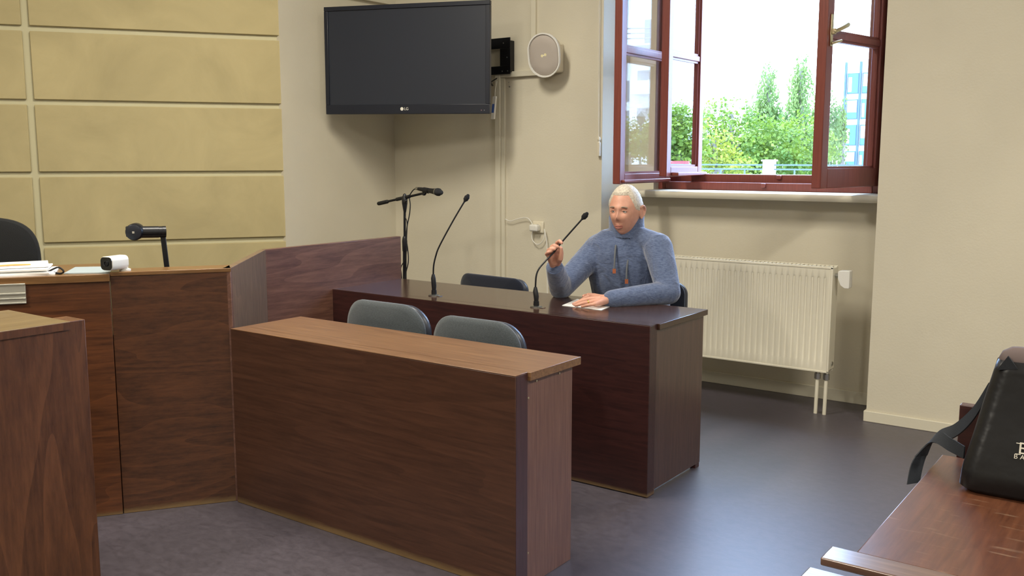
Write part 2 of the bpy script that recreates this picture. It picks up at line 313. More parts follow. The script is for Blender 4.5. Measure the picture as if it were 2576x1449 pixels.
# window wall with niches
WX = [(-3.122, -1.402), (-.2, 1.52), (2.72, 4.4)]
wins = [(-2.93, -1.495), (-.0, 1.43), (2.9, 4.3)]
ZS, ZT = 1.245, 3.15
ww = MB(); prev = XG
for a, b in WX: ww.box(prev, a, YP, 6.0, 0, CEIL); prev = b
ww.box(prev, XR, YP, 6.0, 0, CEIL)
wr = struct(ww.build('wall_right', M['wall']), 'cream window wall with deep niches')
nb = MB()
for (a, b), (c, d) in zip(WX, wins):
    nb.box(a, b, YN, 6.0, 0, ZS-.02); nb.box(a, c, YN, 5.86, ZS-.02, ZT); nb.box(d, b, YN, 6.0, ZS-.02, ZT); nb.box(a, b, YP+.02, 6.0, ZT, CEIL)
nb.build('niche_wall', M['wall'], wr)
# baseboards
bb = MB(); prev = XG
for a, b in WX:
    bb.box(prev, a+.012, YP-.012, YP, 0, .06); bb.box(a, a+.012, YP, YN, 0, .06); bb.box(a, b, YN-.012, YN, 0, .075); bb.box(b-.012, b, YP, YN, 0, .06); prev = b-.012
bb.box(prev, XR, YP-.012, YP, 0, .06)
struct(bb.build('baseboard_right', M['skirt'], bevel=.003), 'cream baseboard along the window wall')
struct(MB().box(XG, XG+.012, E0.y, YP, 0, .06).build('baseboard_back', M['skirt'], bevel=.003))
# ------------------------------------------------------------------ windows
def bar(mb, o, a, b, c): mb.obox(o, a, b, c)
def casement(parent, name, hinge, d, n, wd, z0, z1, st, th, zr, bot=None, glass_m=None):
    """hinge point (x,y), d = direction hinge->free edge, n = thickness direction, zr = crossbar heights"""
    h = Vector((hinge[0], hinge[1], 0)); d = Vector((*d, 0)); n = Vector((*n, 0))
    def P(u, z): return h+d*u+Vector((0,0,z))
    mb = MB(); Z = Vector((0,0,1))
    mb.obox(P(0, z0), d*st, n*th, Z*(z1-z0)); mb.obox(P(wd-st, z0), d*st, n*th, Z*(z1-z0))
    bot = bot or st; mb.obox(P(st, z0), d*(wd-2*st), n*th, Z*bot); mb.obox(P(st, z1-st), d*(wd-2*st), n*th, Z*st)
    s = mb.build(name, M['win'], parent, bevel=.004)
    gb = MB()                                       # glazing beads
    zz = [z0+bot]+zr+[z1-st]
    for i in range(len(zz)-1):
        a0 = zz[i]+(0 if i == 0 else .018); a1 = zz[i+1]-(0 if i == len(zz)-2 else .018)
        for u0, u1, q0, q1 in ((st, st+.012, a0, a1), (wd-st-.012, wd-st, a0, a1), (st, wd-st, a0, a0+.012), (st, wd-st, a1-.012, a1)):
            gb.obox(P(u0, q0)+n*th*.25, d*(u1-u0), n*th*.5, Z*(q1-q0))
        MB().obox(P(st+.004, a0+.004)+n*(th*.45), d*(wd-2*st-.008), n*.004, Z*(a1-a0-.008)).build('pane', glass_m or M['glass'], s)
    gb.build('glazing_bead', M['win'], s)
    for z in zr: MB().obox(P(st, z-.018)+n*th*.1, d*(wd-2*st), n*th*.8, Z*.036).build('muntin', M['win'], s, bevel=.004)
    return s
def window(i, c, d, opened):
    r = sroot('window_%d' % i, ((c+d)/2, 5.70, ZS)); r['label'] = 'red-brown double-leaf wooden window with wide open casements' if opened else 'red-brown wooden window'
    f = MB()
    zt = ZT
    f.box(c-.02, c+.05, 5.70, 5.77, ZS, zt); f.box(d-.05, d+.02, 5.70, 5.77, ZS, zt); f.box(c+.05, d-.05, 5.70, 5.77, ZS, ZS+.05); f.box(c+.05, d-.05, 5.70, 5.77, zt-.06, zt)
    f.box(c+.165, c+.20, 5.85, 5.90, ZS, zt); f.box(d-.13, d+.02, 5.77, 5.90, ZS, zt); f.box(c-.02, d-.13, 5.79, 5.90, ZS, ZS+.10); f.box(c-.02, d-.13, 5.79, 5.90, zt-.1, zt)
    f.build('frame', M['win'], r, bevel=.004)
    if opened:
        for x, y, z in ((-2.20, 5.70, ZS+.02), (-2.135, 5.79, ZS+.07)): MB().box(x-.014, x+.014, y-.022, y, z, z+.028).build('latch_stop', M['win'], r, bevel=.005)
        li = casement(r, 'casement', (c+.03, 5.70), (0,-1), (1,0), .665, 1.292, ZT-.03, .062, .05, [2.095, 2.72])
        MB().obox(Vector((c+.025, 5.06, 1.30)), (0,.62,0), (.075,0,0), (0,0,.018)).build('drip_rail', M['win'], li, bevel=.004)
        lo = casement(r, 'casement', (c+.19, 5.85), (0,-1), (1,0), .515, 1.335, ZT-.06, .06, .05, [2.085, 2.70])
        MB().obox(Vector((c+.24, 5.40, 1.338)), (0,.42,0), (.05,0,0), (0,0,.022)).build('drip_rail', M['win'], lo, bevel=.004)
        ph = math.radians(78.5); dd = (-math.cos(ph), -math.sin(ph)); nn = (dd[1], -dd[0])
        ri = casement(r, 'casement', (d-.01, 5.70), dd, nn, .665, 1.288, ZT-.03, .068, .055, [2.09, 2.72], bot=.105)
        D3 = Vector((*dd, 0)); N3 = Vector((*nn, 0)); H3 = Vector((d-.01, 5.70, 0))
        side = -1 if (CAM-H3).dot(N3) < 0 else 1
        fo = N3*(.055 if side > 0 else 0); no = N3*side
        hb = MB(); p0 = H3+D3*.612+fo; hb.obox(p0+Vector((0,0,2.03)), D3*.024, no*.006, (0,0,.165))
        hb.obox(p0+D3*.004+no*.006+Vector((0,0,2.09)), D3*.016, no*.02, (0,0,.03))
        hb.build('handle_plate', M['brass'], ri, bevel=.003)
        MB().tube([p0+D3*.012+no*.024+Vector((0,0,2.105)), p0-D3*.02+no*.035+Vector((0,0,2.118)), p0-D3*.085+no*.04+Vector((0,0,2.145))], [.010,.0105,.0125], 10, True).build('handle', M['brass'], ri, smooth=True)
        MB().tube([p0+D3*.012+no*.012+Vector((0,0,2.045)), p0-D3*.045+no*.03+Vector((0,0,2.062))], [.007,.006], 8, True).build('catch', M['brass'], ri, smooth=True)
    else:
        m_ = (c+d)/2
        casement(r, 'casement', (c+.03, 5.70), (1,0), (0,1), m_-c-.03, ZS+.05, ZT-.03, .062, .05, [2.1, 2.72])
        casement(r, 'casement', (d-.03, 5.70), (-1,0), (0,1), d-.03-m_, ZS+.05, ZT-.03, .062, .05, [2.1, 2.72])
    a, b = WX[i-1]
    sl = MB(); prof = [(5.72, ZS-.045), (5.72, ZS), (5.46, ZS), (5.448, ZS-.006), (5.443, ZS-.018), (5.445, ZS-.032), (5.455, ZS-.045)]
    sl.loft([[(x, y, z) for y, z in prof] for x in (a, b)])
    sl.build('sill', M['skirt'], r, smooth=True)
window(1, *wins[0], True); window(2, *wins[1], False); window(3, *wins[2], False)
# ------------------------------------------------------------------ ceiling lamps
for i, (x, y) in enumerate(((-3.1, 2.5), (-3.1, -1.0), (1.0, 2.5), (1.0, -1.0))):
    o = thing('ceiling_lamp', (x, y, CEIL-.09), 'long white fluorescent ceiling lamp', 'lamp', 'fluorescent lamps on the ceiling')
    MB().box(x-.16, x+.16, y-.66, y+.66, CEIL-.05, CEIL).build('housing', M['white'], o, bevel=.005)
    MB().box(x-.15, x+.15, y-.65, y+.65, CEIL-.085, CEIL-.05).build('diffuser', mat('lamp_diffuser', (250, 244, 230), .5), o, bevel=.008)
    ld = bpy.data.lights.new('ceiling_lamp_%d_offscreen' % (i+1), 'AREA'); ld.shape = 'RECTANGLE'; ld.size = .3; ld.size_y = 1.3; ld.energy = LAMP; ld.color = (1, .93, .80)
    lo = bpy.data.objects.new('ceiling_lamp_%d_offscreen' % (i+1), ld); scene.collection.objects.link(lo); lo.location = (0, 0, -.001); lo.parent = o
# ------------------------------------------------------------------ witness desk (long desk in front of the man)
xL, xR, yF, yB, H1 = -3.7232, -1.8166, 3.487, 4.035, .753
d1 = thing('long_desk', ((xL+xR)/2, (yF+yB)/2, 0), 'long dark maroon-brown desk with a glossy top where the man sits', 'desk')
MB().box(xL, xR, yF, yF+.064, .004, H1-.001).build('front_panel', M['desk_front'], d1, bevel=.0025)
MB().box(xL, xR, yF+.0005, yF+.064, H1-.002, H1).build('front_panel_cap', M['desk_top'], d1)
MB().box(xL, xR+.012, yF+.064, yB, H1-.026, H1).build('desk_top', M['desk_top'], d1, bevel=.002)
MB().box(xR-.03, xR-.002, yF+.064, yB-.015, .02, H1-.026).build('side_panel', M['desk_side'], d1, bevel=.002)
MB().box(xL+.01, xL+.04, yF+.064, yB-.05, .02, H1-.026).build('side_panel', M['desk_side'], d1, bevel=.002)
MB().box(xR-.05, xR-.001, yF+.005, yF+.07, 0, .03).build('foot', M['b2_top'], d1, bevel=.004)
MB().box(xR-.03, xR-.003, yB-.06, yB-.02, 0, .02).build('foot', M['t_dark'], d1)
MB().box(xL+.01, xL+.04, yB-.1, yB-.05, 0, .02).build('foot', M['t_dark'], d1)
# ------------------------------------------------------------------ front bench desk
bL, bR, bF, bB, H2 = -3.206, -1.749, 2.4286, 2.8075, .749
d2 = thing('front_desk', ((bL+bR)/2, (bF+bB)/2, 0), 'brown desk with a lighter wood-grain top and worn lower edge before the grey chairs', 'desk')
MB().box(bL, bR, bF, bF+.066, 0, H2-.0035).build('front_panel', M['b2_front'], d2, bevel=.002)
MB().box(bR-.002, bR+.0015, bF+.001, bF+.066, 0, H2-.005).build('edge_band', M['b2_edge'], d2)
MB().box(bL, bR, bF, bF+.07, H2-.0035, H2).box(bL, bR+.014, bF+.066, bB, H2-.028, H2).build('desk_top', M['b2_top'], d2, bevel=.0012)
MB().box(bR-.024, bR, bF+.066, bB-.035, 0, H2-.028).build('side_panel', M['b2_side'], d2, bevel=.0015)
MB().box(bL+.01, bL+.034, bF+.066, bB-.035, 0, H2-.028).build('side_panel', M['b2_side'], d2, bevel=.0015)
for y, z in ((bF+.12, H2-.04), (bF+.26, H2-.04), (bF+.072, .66), (bF+.072, .12)):
    MB().lathe((bR, y, z), [(.001, -.002), (.004, -.002), (.004, .0012), (.0005, .002)], (1,0,0), 10).build('screw', M['brass'], d2)
# ------------------------------------------------------------------ near bench at the left
z4 = .94; x4 = -2.846
d4 = thing('side_bench_desk', (-3.03, .7, 0), 'reddish-brown bench desk with a pale grained top, seen end-on before the judge bench', 'desk')
MB().box(-2.955, x4, -.3, 1.60, 0, z4).build('front_panel', M['d4_front'], d4, bevel=.0025)
MB().box(-3.226, x4+.008, -.3, 1.547, z4-.024, z4+.0015).build('desk_top', M['d4_top'], d4, bevel=.002)
MB().box(x4+.006, x4+.0095, -.3, 1.546, z4-.024, z4-.001).build('edge_band', M['d4_front'], d4)
MB().box(-3.21, -2.955, 1.505, 1.53, 0, z4-.024).build('side_panel', M['d4_front'], d4)
MB().box(-3.21, -2.955, -.28, -.255, 0, z4-.024).build('side_panel', M['d4_front'], d4)
# ------------------------------------------------------------------ judge bench
J = Vector((-3.2132, 2.4461, 0)); Zv = Vector((0,0,1)); HJ = 1.0
def jp(t, back, z): return J+DJ*t-NJ*back+Zv*z
dj = thing('judge_bench', tuple(J-DJ*.9), 'tall panelled judge bench of dark figured veneer below the ochre wall', 'bench')
MB().obox(jp(-.46, 0, 0), DJ*.46, -NJ*.03, Zv*.984).build('front_panel', M['j_front'], dj, bevel=.002)
MB().obox(jp(-.46, -.004, .984), DJ*.462, -NJ*.13, Zv*.016).build('ledge', M['j_top'], dj, bevel=.002)
MB().obox(jp(-2.5, -.004, 0), DJ*2.038, -NJ*.03, Zv*.965).build('front_panel', M['j_front2'], dj, bevel=.002)
MB().obox(jp(-2.5, -.014, .965), DJ*2.04, -NJ*.42, Zv*.03).build('ledge', M['j_top'], dj, bevel=.002)
MB().obox(jp(-2.4, .12, .0), DJ*2.3, -NJ*.03, Zv*.70).build('inner_panel', M['j_front2'], dj)
MB().obox(jp(-2.4, .10, .70), DJ*2.36, -NJ*.55, Zv*.03).build('writing_top', M['j_top'], dj)
PT = Vector((-3.723, 3.0484, 0)); cdir = (PT-J).normalized(); clen = (PT-J).length; cn = Vector((cdir.y, -cdir.x, 0))
if cn.dot(CAM-J) < 0: cn = -cn
MB().obox(J, cdir*clen, -cn*.03, Zv*HJ).build('angled_panel', M['cham'], dj, bevel=.002)
MB().obox(J+cn*.001-cdir*.004, cdir*.028, -cn*.034, Zv*HJ).build('corner_post', M['part'], dj, bevel=.002)
MB().box(PT.x-.03, PT.x, PT.y, yB-.004, 0, HJ).build('partition_panel', M['part'], dj, bevel=.002)
MB().box(-4.2, PT.x-.03, PT.y+.02, PT.y+.05, 0, .7).build('inner_panel', M['part'], dj)
# things on the judge bench
o = thing('name_plate_holder', tuple(jp(-1.0, -.014, .89)), 'ribbed aluminium name plate holder fixed on the judge bench front', 'sign holder')
MB().obox(jp(-1.25, -.0068, .893), DJ*.488, NJ*.006, Zv*.078).build('back_plate', M['alu'], o, bevel=.001)
for z, h_ in ((.893, .005), (.912, .003), (.929, .006), (.966, .005)):
    MB().obox(jp(-1.25, -.011, z), DJ*.488, NJ*.008, Zv*h_).build('rib', M['alu'], o, bevel=.001)
zl = .995
for i, (t0, t1, b0, b1, z, rot) in enumerate(((-1.05, -.665, .01, .23, zl, .05), (-1.02, -.675, .02, .24, zl+.006, -.04), (-1.06, -.70, .03, .25, zl+.012, .1), (-1.1, -.69, .02, .24, zl+.018, .02), (-1.08, -.70, .06, .27, zl+.026, .14))):
    c = jp((t0+t1)/2, (b0+b1)/2, z); ax = Matrix.Rotation(rot, 3, 'Z')
    a = (ax@DJ)*(t1-t0); b = (ax@(-NJ))*(b1-b0)
    tag(MB().obox(c-a/2-b/2, a, b, Zv*.0058).build('paper_stack', M['paper'], None), ('lowest sheaf', 'second lowest sheaf', 'middle sheaf', 'second topmost sheaf', 'topmost sheaf')[i]+' of white papers in the pile on the judge bench ledge', 'papers')
tag(MB().tube(spline([jp(-.88, .10, zl+.034), jp(-.82, .11, zl+.036), jp(-.76, .12, zl+.034)], 5), .0035, 8, True).build('pencil', mat('yellow_wood', (214, 168, 96), .5), smooth=True), 'short yellow-tan pencil lying on the pile of white papers', 'pencil')
tag(MB().tube(spline([jp(-.70, .06, zl+.003), jp(-.665, .05, zl+.022), jp(-.645, .03, zl+.028), jp(-.628, .02, zl+.014), jp(-.64, .03, zl+.004), jp(-.67, .08, zl+.004)], 6), .0035, 8, True).build('cable_loop', M['rubber'], smooth=True), 'small black cable loop beside the white papers', 'cable')
tag(MB().obox(jp(-.63, .04, zl), DJ*.17+NJ*.03, -NJ*.22+DJ*.02, Zv*.004).build('folder', mat('pale_blue_card', (172, 186, 192), .5)), 'pale blue-grey folder lying flat beside the white camera', 'folder')
# white bullet camera
o = thing('security_camera', tuple(jp(-.44, .03, 1.0)), 'small white bullet security camera with black face on the judge bench', 'camera')
cb = jp(-.44, .02, 1.036); ca = (-FW*.92-RT*.36-UP*.12).normalized(); cu = (Zv-ca*ca.z).normalized(); cs = cu.cross(ca)
rr = rrect(.060, .056, .018)
MB().extr(rr, cb-ca*.045, cs, cu, ca*.09).build('body', M['white'], o, bevel=.004, seg=3)
MB().extr(rrect(.056, .051, .016), cb+ca*.0445, cs, cu, ca*.002).build('face', M['lens'], o)
MB().lathe(cb+ca*.046, [(.012, 0), (.012, .003), (.009, .004), (.008, .001), (.0005, .001)], ca, 20).build('lens', M['blk'], o, smooth=True)
mbp = jp(-.405, .045, 1.0)
MB().lathe(mbp, [(.022, 0), (.022, .006), (.012, .010), (.008, .02), (.0005, .02)], (0,0,1), 20).tube([mbp+Zv*.012, cb-ca*.03-cu*.02], .007, 10).build('mount', M['white'], o, smooth=True)
# document camera
def jpx(x, y, back):
    d = ray(x, y); P = J-NJ*back; return CAM+d*(((P-CAM).dot(NJ))/d.dot(NJ))
o = thing('document_camera', tuple(jp(-.24, .42, .73)), 'black document camera with a horizontal arm and round head behind the judge bench', 'document camera')
pa, pb = jpx(422, 690, .36), jpx(408, 576, .36); pa = pa+(pa-pb)*1.15; pa.z = .735
MB().obox(pa-DJ*.012-NJ*.01, DJ*.022, NJ*.02, pb-pa+Zv*.012).build('post', M['blkm'], o, bevel=.003)
MB().lathe((pa.x, pa.y, .73), [(.0005, 0), (.09, 0), (.09, .018), (.07, .024), (.0005, .024)], (0,0,1), 28).build('base', M['blkm'], o, smooth=True)
h0, h1 = jpx(417, 583, .36), jpx(345, 584, .345)
MB().tube([h0, h0+(h1-h0)*.12, h0+(h1-h0)*.125, h0+(h1-h0)*.25, h0+(h1-h0)*.255, h1], [.0255,.0255,.0245,.0245,.0255,.0255], 20).build('arm', M['blkm'], o, smooth=True)
hc = jpx(337, 584, .32); hn = (CAM-hc).normalized(); hn = (hn-RT*.25-Zv*.1).normalized()
MB().lathe(hc-hn*.05, [(.0005,0),(.033,0),(.036,.006),(.036,.05),(.033,.054),(.033,.058),(.0005,.058)], hn, 32).build('head', M['blkm'], o, smooth=True)
MB().lathe(hc+hn*.004, [(.0005,0),(.033,0),(.033,.006),(.031,.007),(.0005,.007)], hn, 32).build('lens_cap', M['bezel'], o, smooth=True)
q = hc+hn*.0112; u1 = hn.cross(Zv).normalized(); u2 = u1.cross(hn)
MB().extr([(-.0045,-.0045),(.0045,-.0045),(.0045,.0045),(-.0045,.0045)], q, u1, u2, hn*.0008).build('badge', M['alu'], o)
hm = jpx(320, 583, .33); MB().obox(hm-DJ*.006-Zv*.022, DJ*.012, -NJ*.04, Zv*.044).build('side_knob', M['blkm'], o, bevel=.003)
# ------------------------------------------------------------------ chairs
def arcpad(cx, cz, w_, h_, r, y0, depth, curve, n=10):
    """rounded pad in XZ, facing -Y, curved about Z; returns MB"""
    mb = MB(); out = rrect(w_, h_, r, n); rings = []
    def P(u, v, y): return (cx+u, y0+y-curve*(u/(w_/2))**2+curve, cz+v)
    for s, y in ((.0, -.004), (.55, -.003), (.88, .0), (.97, .006), (1, .015), (1, depth-.004), (.985, depth)):
        if s == 0: continue
        rings.append([P(u*s if s < .9 else u-(1-s)*w_/2*(1 if u > 0 else -1), v*s if s < .9 else v-(1-s)*h_/2*(1 if v > 0 else -1), y) for u, v in out])
    return mb.loft(rings)
def chair(x, y, rz, ztop, fab, shell, label, group, w_=.46, bh=.36, rad=.12):
    o = thing('visitor_chair', (0, 0, 0), label, 'chair', group)
    zc = ztop-bh/2
    b = arcpad(0, zc, w_, bh, rad, .0, .03, -.025).build('backrest', fab, o, smooth='all')
    arcpad(0, zc-.004, w_+.002, bh-.008, rad-.004, .031, .034, -.025).build('back_shell', shell, o, smooth='all')
    st = MB(); out = rrect(w_, .44, .09, 8)
    st.loft([[(u*s, -.26+v*s, z) for u, v in out] for s, z in ((.94,.405),(1,.415),(1,.44),(.97,.455),(.85,.462),(.4,.464))]).build('seat', fab, o, smooth='all')
    MB().loft([[(u*s, -.26+v*s, z) for u, v in out] for s, z in ((.8,.385),(.93,.39),(.93,.406))]).build('seat_shell', shell, o, smooth=True)
    for s in (-1, 1):
        MB().tube(spline([(s*.15, .04, zc-.05), (s*.15, .035, .48), (s*.16, -.02, .40), (s*.18, -.08, .392)], 6), .011, 10).build('back_support', M['blk'], o, smooth=True)
        MB().tube([(s*.20, -.42, .40), (s*.215, -.45, .012)], .012, 10, True).build('leg', M['blk'], o, smooth=True)
        MB().tube([(s*.20, -.10, .40), (s*.215, -.03, .012)], .012, 10, True).build('leg', M['blk'], o, smooth=True)
        MB().tube([(s*.20, -.43, .395), (s*.20, -.09, .395)], .012, 10, True).build('seat_rail', M['blk'], o, smooth=True)
    o.location = (x, y, 0); o.rotation_euler = (0, 0, rz)
    return o
chair(-2.875, 2.985, 0, .822, M['fabg'], M['shell'], 'grey upholstered chair behind the lighter-topped desk, nearer the judge bench', 'grey chairs at the front desk', w_=.465)
chair(-2.365, 2.985, 0, .80, M['fabg'], M['shell'], 'grey upholstered chair behind the lighter-topped desk, farther from the judge bench', 'grey chairs at the front desk', w_=.455)
chair(-3.315, 4.34, -.10, .768, M['fabk'], M['shell'], 'empty black chair behind the long desk between the microphones', 'black chairs at the long desk', w_=.50, rad=.07)
chair(-2.395, 4.50, .05, .80, M['fabk'], M['shell'], 'black chair on which the man sits', 'black chairs at the long desk', w_=.47, rad=.07)
# judge's high-backed chair
o = thing('judge_chair', tuple(jp(-1.12, .75, 0)), 'high-backed black office chair behind the judge bench', 'chair')
bx = MB(); C0 = jp(-1.14, .72, 0); prof = []
for i in range(33):
    a = math.pi*i/32; u = math.cos(a); prof.append((.335*math.copysign(abs(u)**.5, u), .95+.235*math.sin(a)**.62))
prof += [(-.30, .52), (.30, .52)]
rings = []
for s, dpt in ((.9, 0), (.985, .012), (1, .03), (1, .07), (.97, .09)):
    rings.append([C0+DJ*(u*s)-NJ*(dpt)+Zv*(.75+(z-.75)*s) for u, z in prof])
bx.loft(rings).build('backrest', mat('black_weave', (12, 14, 15), .85, bump=.5, bscale=420), o, smooth=True)
MB().obox(jp(-1.40, .28, .46), DJ*.52, -NJ*.46, Zv*.08).build('seat', M['fabk'], o, bevel=.03, seg=3)
MB().tube([jp(-1.14, .52, .06), jp(-1.14, .52, .46)], .03, 14).build('gas_column', M['blkm'], o, smooth=True)
for k in range(5):
    a = 2*math.pi*k/5; c = jp(-1.14, .52, 0); e = c+Vector((math.cos(a)*.28, math.sin(a)*.28, .07))
    l = MB().tube([c+Zv*.1, e], [.024,.016], 10).build('foot_arm', M['blkm'], o, smooth=True)
    MB().lathe(e-Zv*.042-Vector((-math.sin(a), math.cos(a), 0))*.012, [(.0005,0),(.027,0),(.027,.024),(.0005,.024)], (-math.sin(a), math.cos(a), 0), 16).build('caster', M['rubber'], o, smooth=True)
# ------------------------------------------------------------------ television
TC = Vector((-4.27, 4.69, 2.088)); th = .3; TW, TH = 1.18, .703
te = Vector((math.cos(th), math.sin(th), 0)); tn = Vector((math.sin(th), -math.cos(th), 0)); tu = (Zv*math.cos(.014)+tn*math.sin(.014))
te, tu = te*math.cos(-.011)+tu*math.sin(-.011), -te*math.sin(-.011)+tu*math.cos(-.011)
def tv(u, v, d=0): return TC+te*u+tu*v+tn*d
o = thing('television', tuple(TC-Zv*TH/2), 'large black flat television hung in the corner', 'television')
f = MB(); bz = .028; bzb = .062
f.obox(tv(-TW/2, -TH/2, -.03), te*TW, tu*bzb, tn*.034); f.obox(tv(-TW/2, TH/2-bz, -.03), te*TW, tu*bz, tn*.034)
f.obox(tv(-TW/2, -TH/2+bzb, -.03), te*bz, tu*(TH-bz-bzb), tn*.034); f.obox(tv(TW/2-bz, -TH/2+bzb, -.03), te*bz, tu*(TH-bz-bzb), tn*.034)
f.build('bezel', M['bezel'], o, bevel=.003)
MB().obox(tv(-TW/2+bz, -TH/2+bzb, -.03), te*(TW-2*bz), tu*(TH-bz-bzb), tn*.026).build('screen', M['screen'], o)
MB().obox(tv(-TW/2+.01, -TH/2+.01, -.05), te*(TW-.02), tu*(TH-.02), tn*.0201).obox(tv(-.35, -.25, -.085), te*.7, tu*.42, tn*.036).build('back_case', M['blk'], o, bevel=.006)
def text(name, s, size, o_, a, b, m, parent, depth=.001, spacing=1.0):
    cu = bpy.data.curves.new(name, 'FONT'); cu.body = s; cu.size = size; cu.extrude = depth/2; cu.space_character = spacing; cu.align_x = 'CENTER'; cu.align_y = 'CENTER'
    t = bpy.data.objects.new('tmp', cu); scene.collection.objects.link(t)
    me = bpy.data.meshes.new_from_object(t.evaluated_get(bpy.context.evaluated_depsgraph_get())); bpy.data.objects.remove(t)
    a, b = Vector(a).normalized(), Vector(b).normalized(); n = a.cross(b); off = Vector(parent['_o'])
    me.transform(Matrix.Translation(Vector(o_)-off) @ Matrix((a, b, n)).transposed().to_4x4()); me.materials.clear(); me.materials.append(m)
    r = bpy.data.objects.new(name, me); scene.collection.objects.link(r); r.parent = parent; r['_o'] = tuple(off); return r
logo = mat('logo_silver', (236, 232, 220), .3)
lc = tv(-.008, -TH/2+.033, .0042)
MB().lathe(lc-te*.016, [(.0005,0),(.0115,0),(.0115,.0008),(.0005,.0008)], tn, 24).build('logo_disc', logo, o)
text('logo_lettering', 'LG', .026, lc+te*.016+tn*.0004, te, tu, logo, o)
MB().lathe(tv(TW/2-.055, -TH/2+.022, .004), [(.0005,0),(.004,0),(.004,.0006),(.0005,.0006)], tn, 12).build('power_light', mat('dull_red', (120, 92, 96), .4), o)
MB().lathe(tv(TW/2-.035, -TH/2+.022, .004), [(.0005,0),(.003,0),(.003,.0006),(.0005,.0006)], tn, 12).build('sensor', mat('sensor_grey', (130, 130, 136), .4), o)
# wall mount
o = thing('tv_mount', (-3.95, YP, 2.02), 'black steel wall bracket holding the television', 'bracket')
pl = MB(); x0, x1 = -4.13, -3.815; z0, z1 = 2.01, 2.25
pl.box(x0, x1, YP-.05, YP-.044, z1-.07, z1).box(x0, x1, YP-.05, YP-.044, z0, z0+.055).box(x1-.085, x1, YP-.05, YP-.044, z0+.055, z1-.07).box(x0, x0+.06, YP-.05, YP-.044, z0+.055, z1-.07)
pl.box(x1-.006, x1, YP-.05, YP, z0+.012, z1-.02).box(x0, x0+.006, YP-.05, YP, z0+.012, z1-.02)
pl.build('wall_plate', M['blkm'], o, bevel=.002)
for z in (2.06, 2.2):
    a = Vector((-4.0, YP-.05, z)); b = Vector((-3.97, 5.0, z)); c = tv(.1, -.03, -.08); c.z = z-.03
    MB().tube([a, b], .016, 10).tube([b, c], .014, 10).build('arm', M['blkm'], o, smooth=True)
for x, z in ((-3.87, 2.215), (-3.84, 2.12), (-3.835, 2.03), (-3.88, 2.03)):
    MB().lathe((x, YP-.05, z), [(.0005,0),(.005,0),(.004,.003),(.0005,.003)], (0,-1,0), 10).build('bolt', M['steel'], o)
o = thing('tv_cable', (-3.9, YP-.03, 1.99), 'black cable drooping from the television to the trunking', 'cable')
MB().tube(spline([(-3.935, YP-.03, 1.99), (-3.96, YP-.08, 1.955), atY(1240, 215, 5.1), tv(TW/2-.05, -.12, -.09)], 7), .004, 8).build('cable', M['rubber'], o, smooth=True)
o = thing('cable_adapter', tuple(atY(1241, 300, 5.1)), 'white inline adapter with a blue label hanging on a wire beside the television', 'adapter')
a0, a1 = atY(1245, 242, 5.1), atY(1240, 300, 5.1)
MB().obox(a1-Vector((.014,.008,0)), (.028,0,0), (0,.016,0), (a0-a1)).build('case', M['white'], o, bevel=.004)
MB().obox(a1+(a0-a1)*.28-Vector((.010,.0088,0)), (.018,0,0), (0,.001,0), (a0-a1)*.38).build('label', mat('blue_label', (62, 96, 176), .5), o)
MB().tube(spline([a0, atY(1246, 225, 5.12), atY(1250, 205, 5.2)], 5), .0025, 8).build('wire', M['white'], o, smooth=True)
# ------------------------------------------------------------------ trunking, speaker, socket, pull cord
def trunk(name, box_, label):
    o = MB().box(*box_).build(name, M['trunk'], None, bevel=.002); return tag(o, label, 'trunking')
trunk('cable_trunking', (-3.955, -3.915, YP-.035, YP, .06, 2.028), 'tall wide cream cable trunking running from the TV bracket down the wall')
trunk('cable_trunking', (-3.914, -3.885, YP-.02, YP, .06, 1.99), 'slimmer cream trunking strip alongside the tall wide one')
trunk('cable_trunking', (-3.915, -3.50, YP-.03, YP, 1.991, 2.028), 'short horizontal cream trunking between TV bracket and oval speaker')
trunk('cable_trunking', (-3.668, -3.630, YP-.02, YP, 2.15, CEIL), 'upright cream trunking rising above the oval speaker')
trunk('cable_trunking', (XG, XG+.03, E0.y+.02, YP, 2.56, 2.62), 'horizontal cream trunking on the grey wall above the television')
o = thing('wall_speaker', (-3.47, YP, 1.97), 'oval grey wall speaker with a white rim', 'speaker')
sc_ = Vector((-3.47, 5.13, 2.102)); sn = Vector((.16, -.97, -.17)).normalized(); su = Zv-sn*sn.z; su.normalize(); ss = su.cross(sn)
def stad(w_, h_, n=16):
    r = w_/2; P = []
    for c, a0 in (((0, h_/2-r), 0), ((0, -h_/2+r), 180)):
        for i in range(n+1):
            a = math.radians(a0+180*i/n); P.append((c[0]+r*math.cos(a)*1.0, c[1]+r*math.sin(a)))
    return P
def sring(w_, h_, d): return [sc_+ss*u+su*v+sn*d for u, v in stad(w_, h_)]
MB().loft([sring(.205,.262,-.012), sring(.222,.278,-.004), sring(.226,.282,.006), sring(.222,.278,.014), sring(.206,.262,.014), sring(.20,.256,.004)], caps=False).build('rim', M['white'], o, smooth=True)
MB().loft([sring(.202,.258,.003), sring(.19,.246,.0085), sring(.1,.15,.010)]).build('grille', M['spk'], o, smooth='all')
MB().loft([sring(.16,.2,-.10), sring(.20,.25,-.05), sring(.215,.272,-.006)]).build('cabinet', M['offw'], o, smooth=True)
MB().box(-3.475, -3.415, YP-.09, YP, 2.0, 2.185).build('wall_bracket', M['offw'], o, bevel=.012)
for k in (-1, 1): MB().lathe(sc_+ss*(.011*k)+su*(.003*k)+sn*.0095, [(.0005,0),(.009,0),(.009,.0012),(.0005,.0012)], sn, 14).build('badge', mat('badge_gold', (236, 226, 180), .3), o)
MB().obox(sc_-ss*.011-su*.004+sn*.0095, ss*.022, su*.007, sn*.001).build('badge', logo, o)
o = thing('wall_socket', (-3.605, YP, .94), 'ivory double wall socket low on the window wall', 'socket')
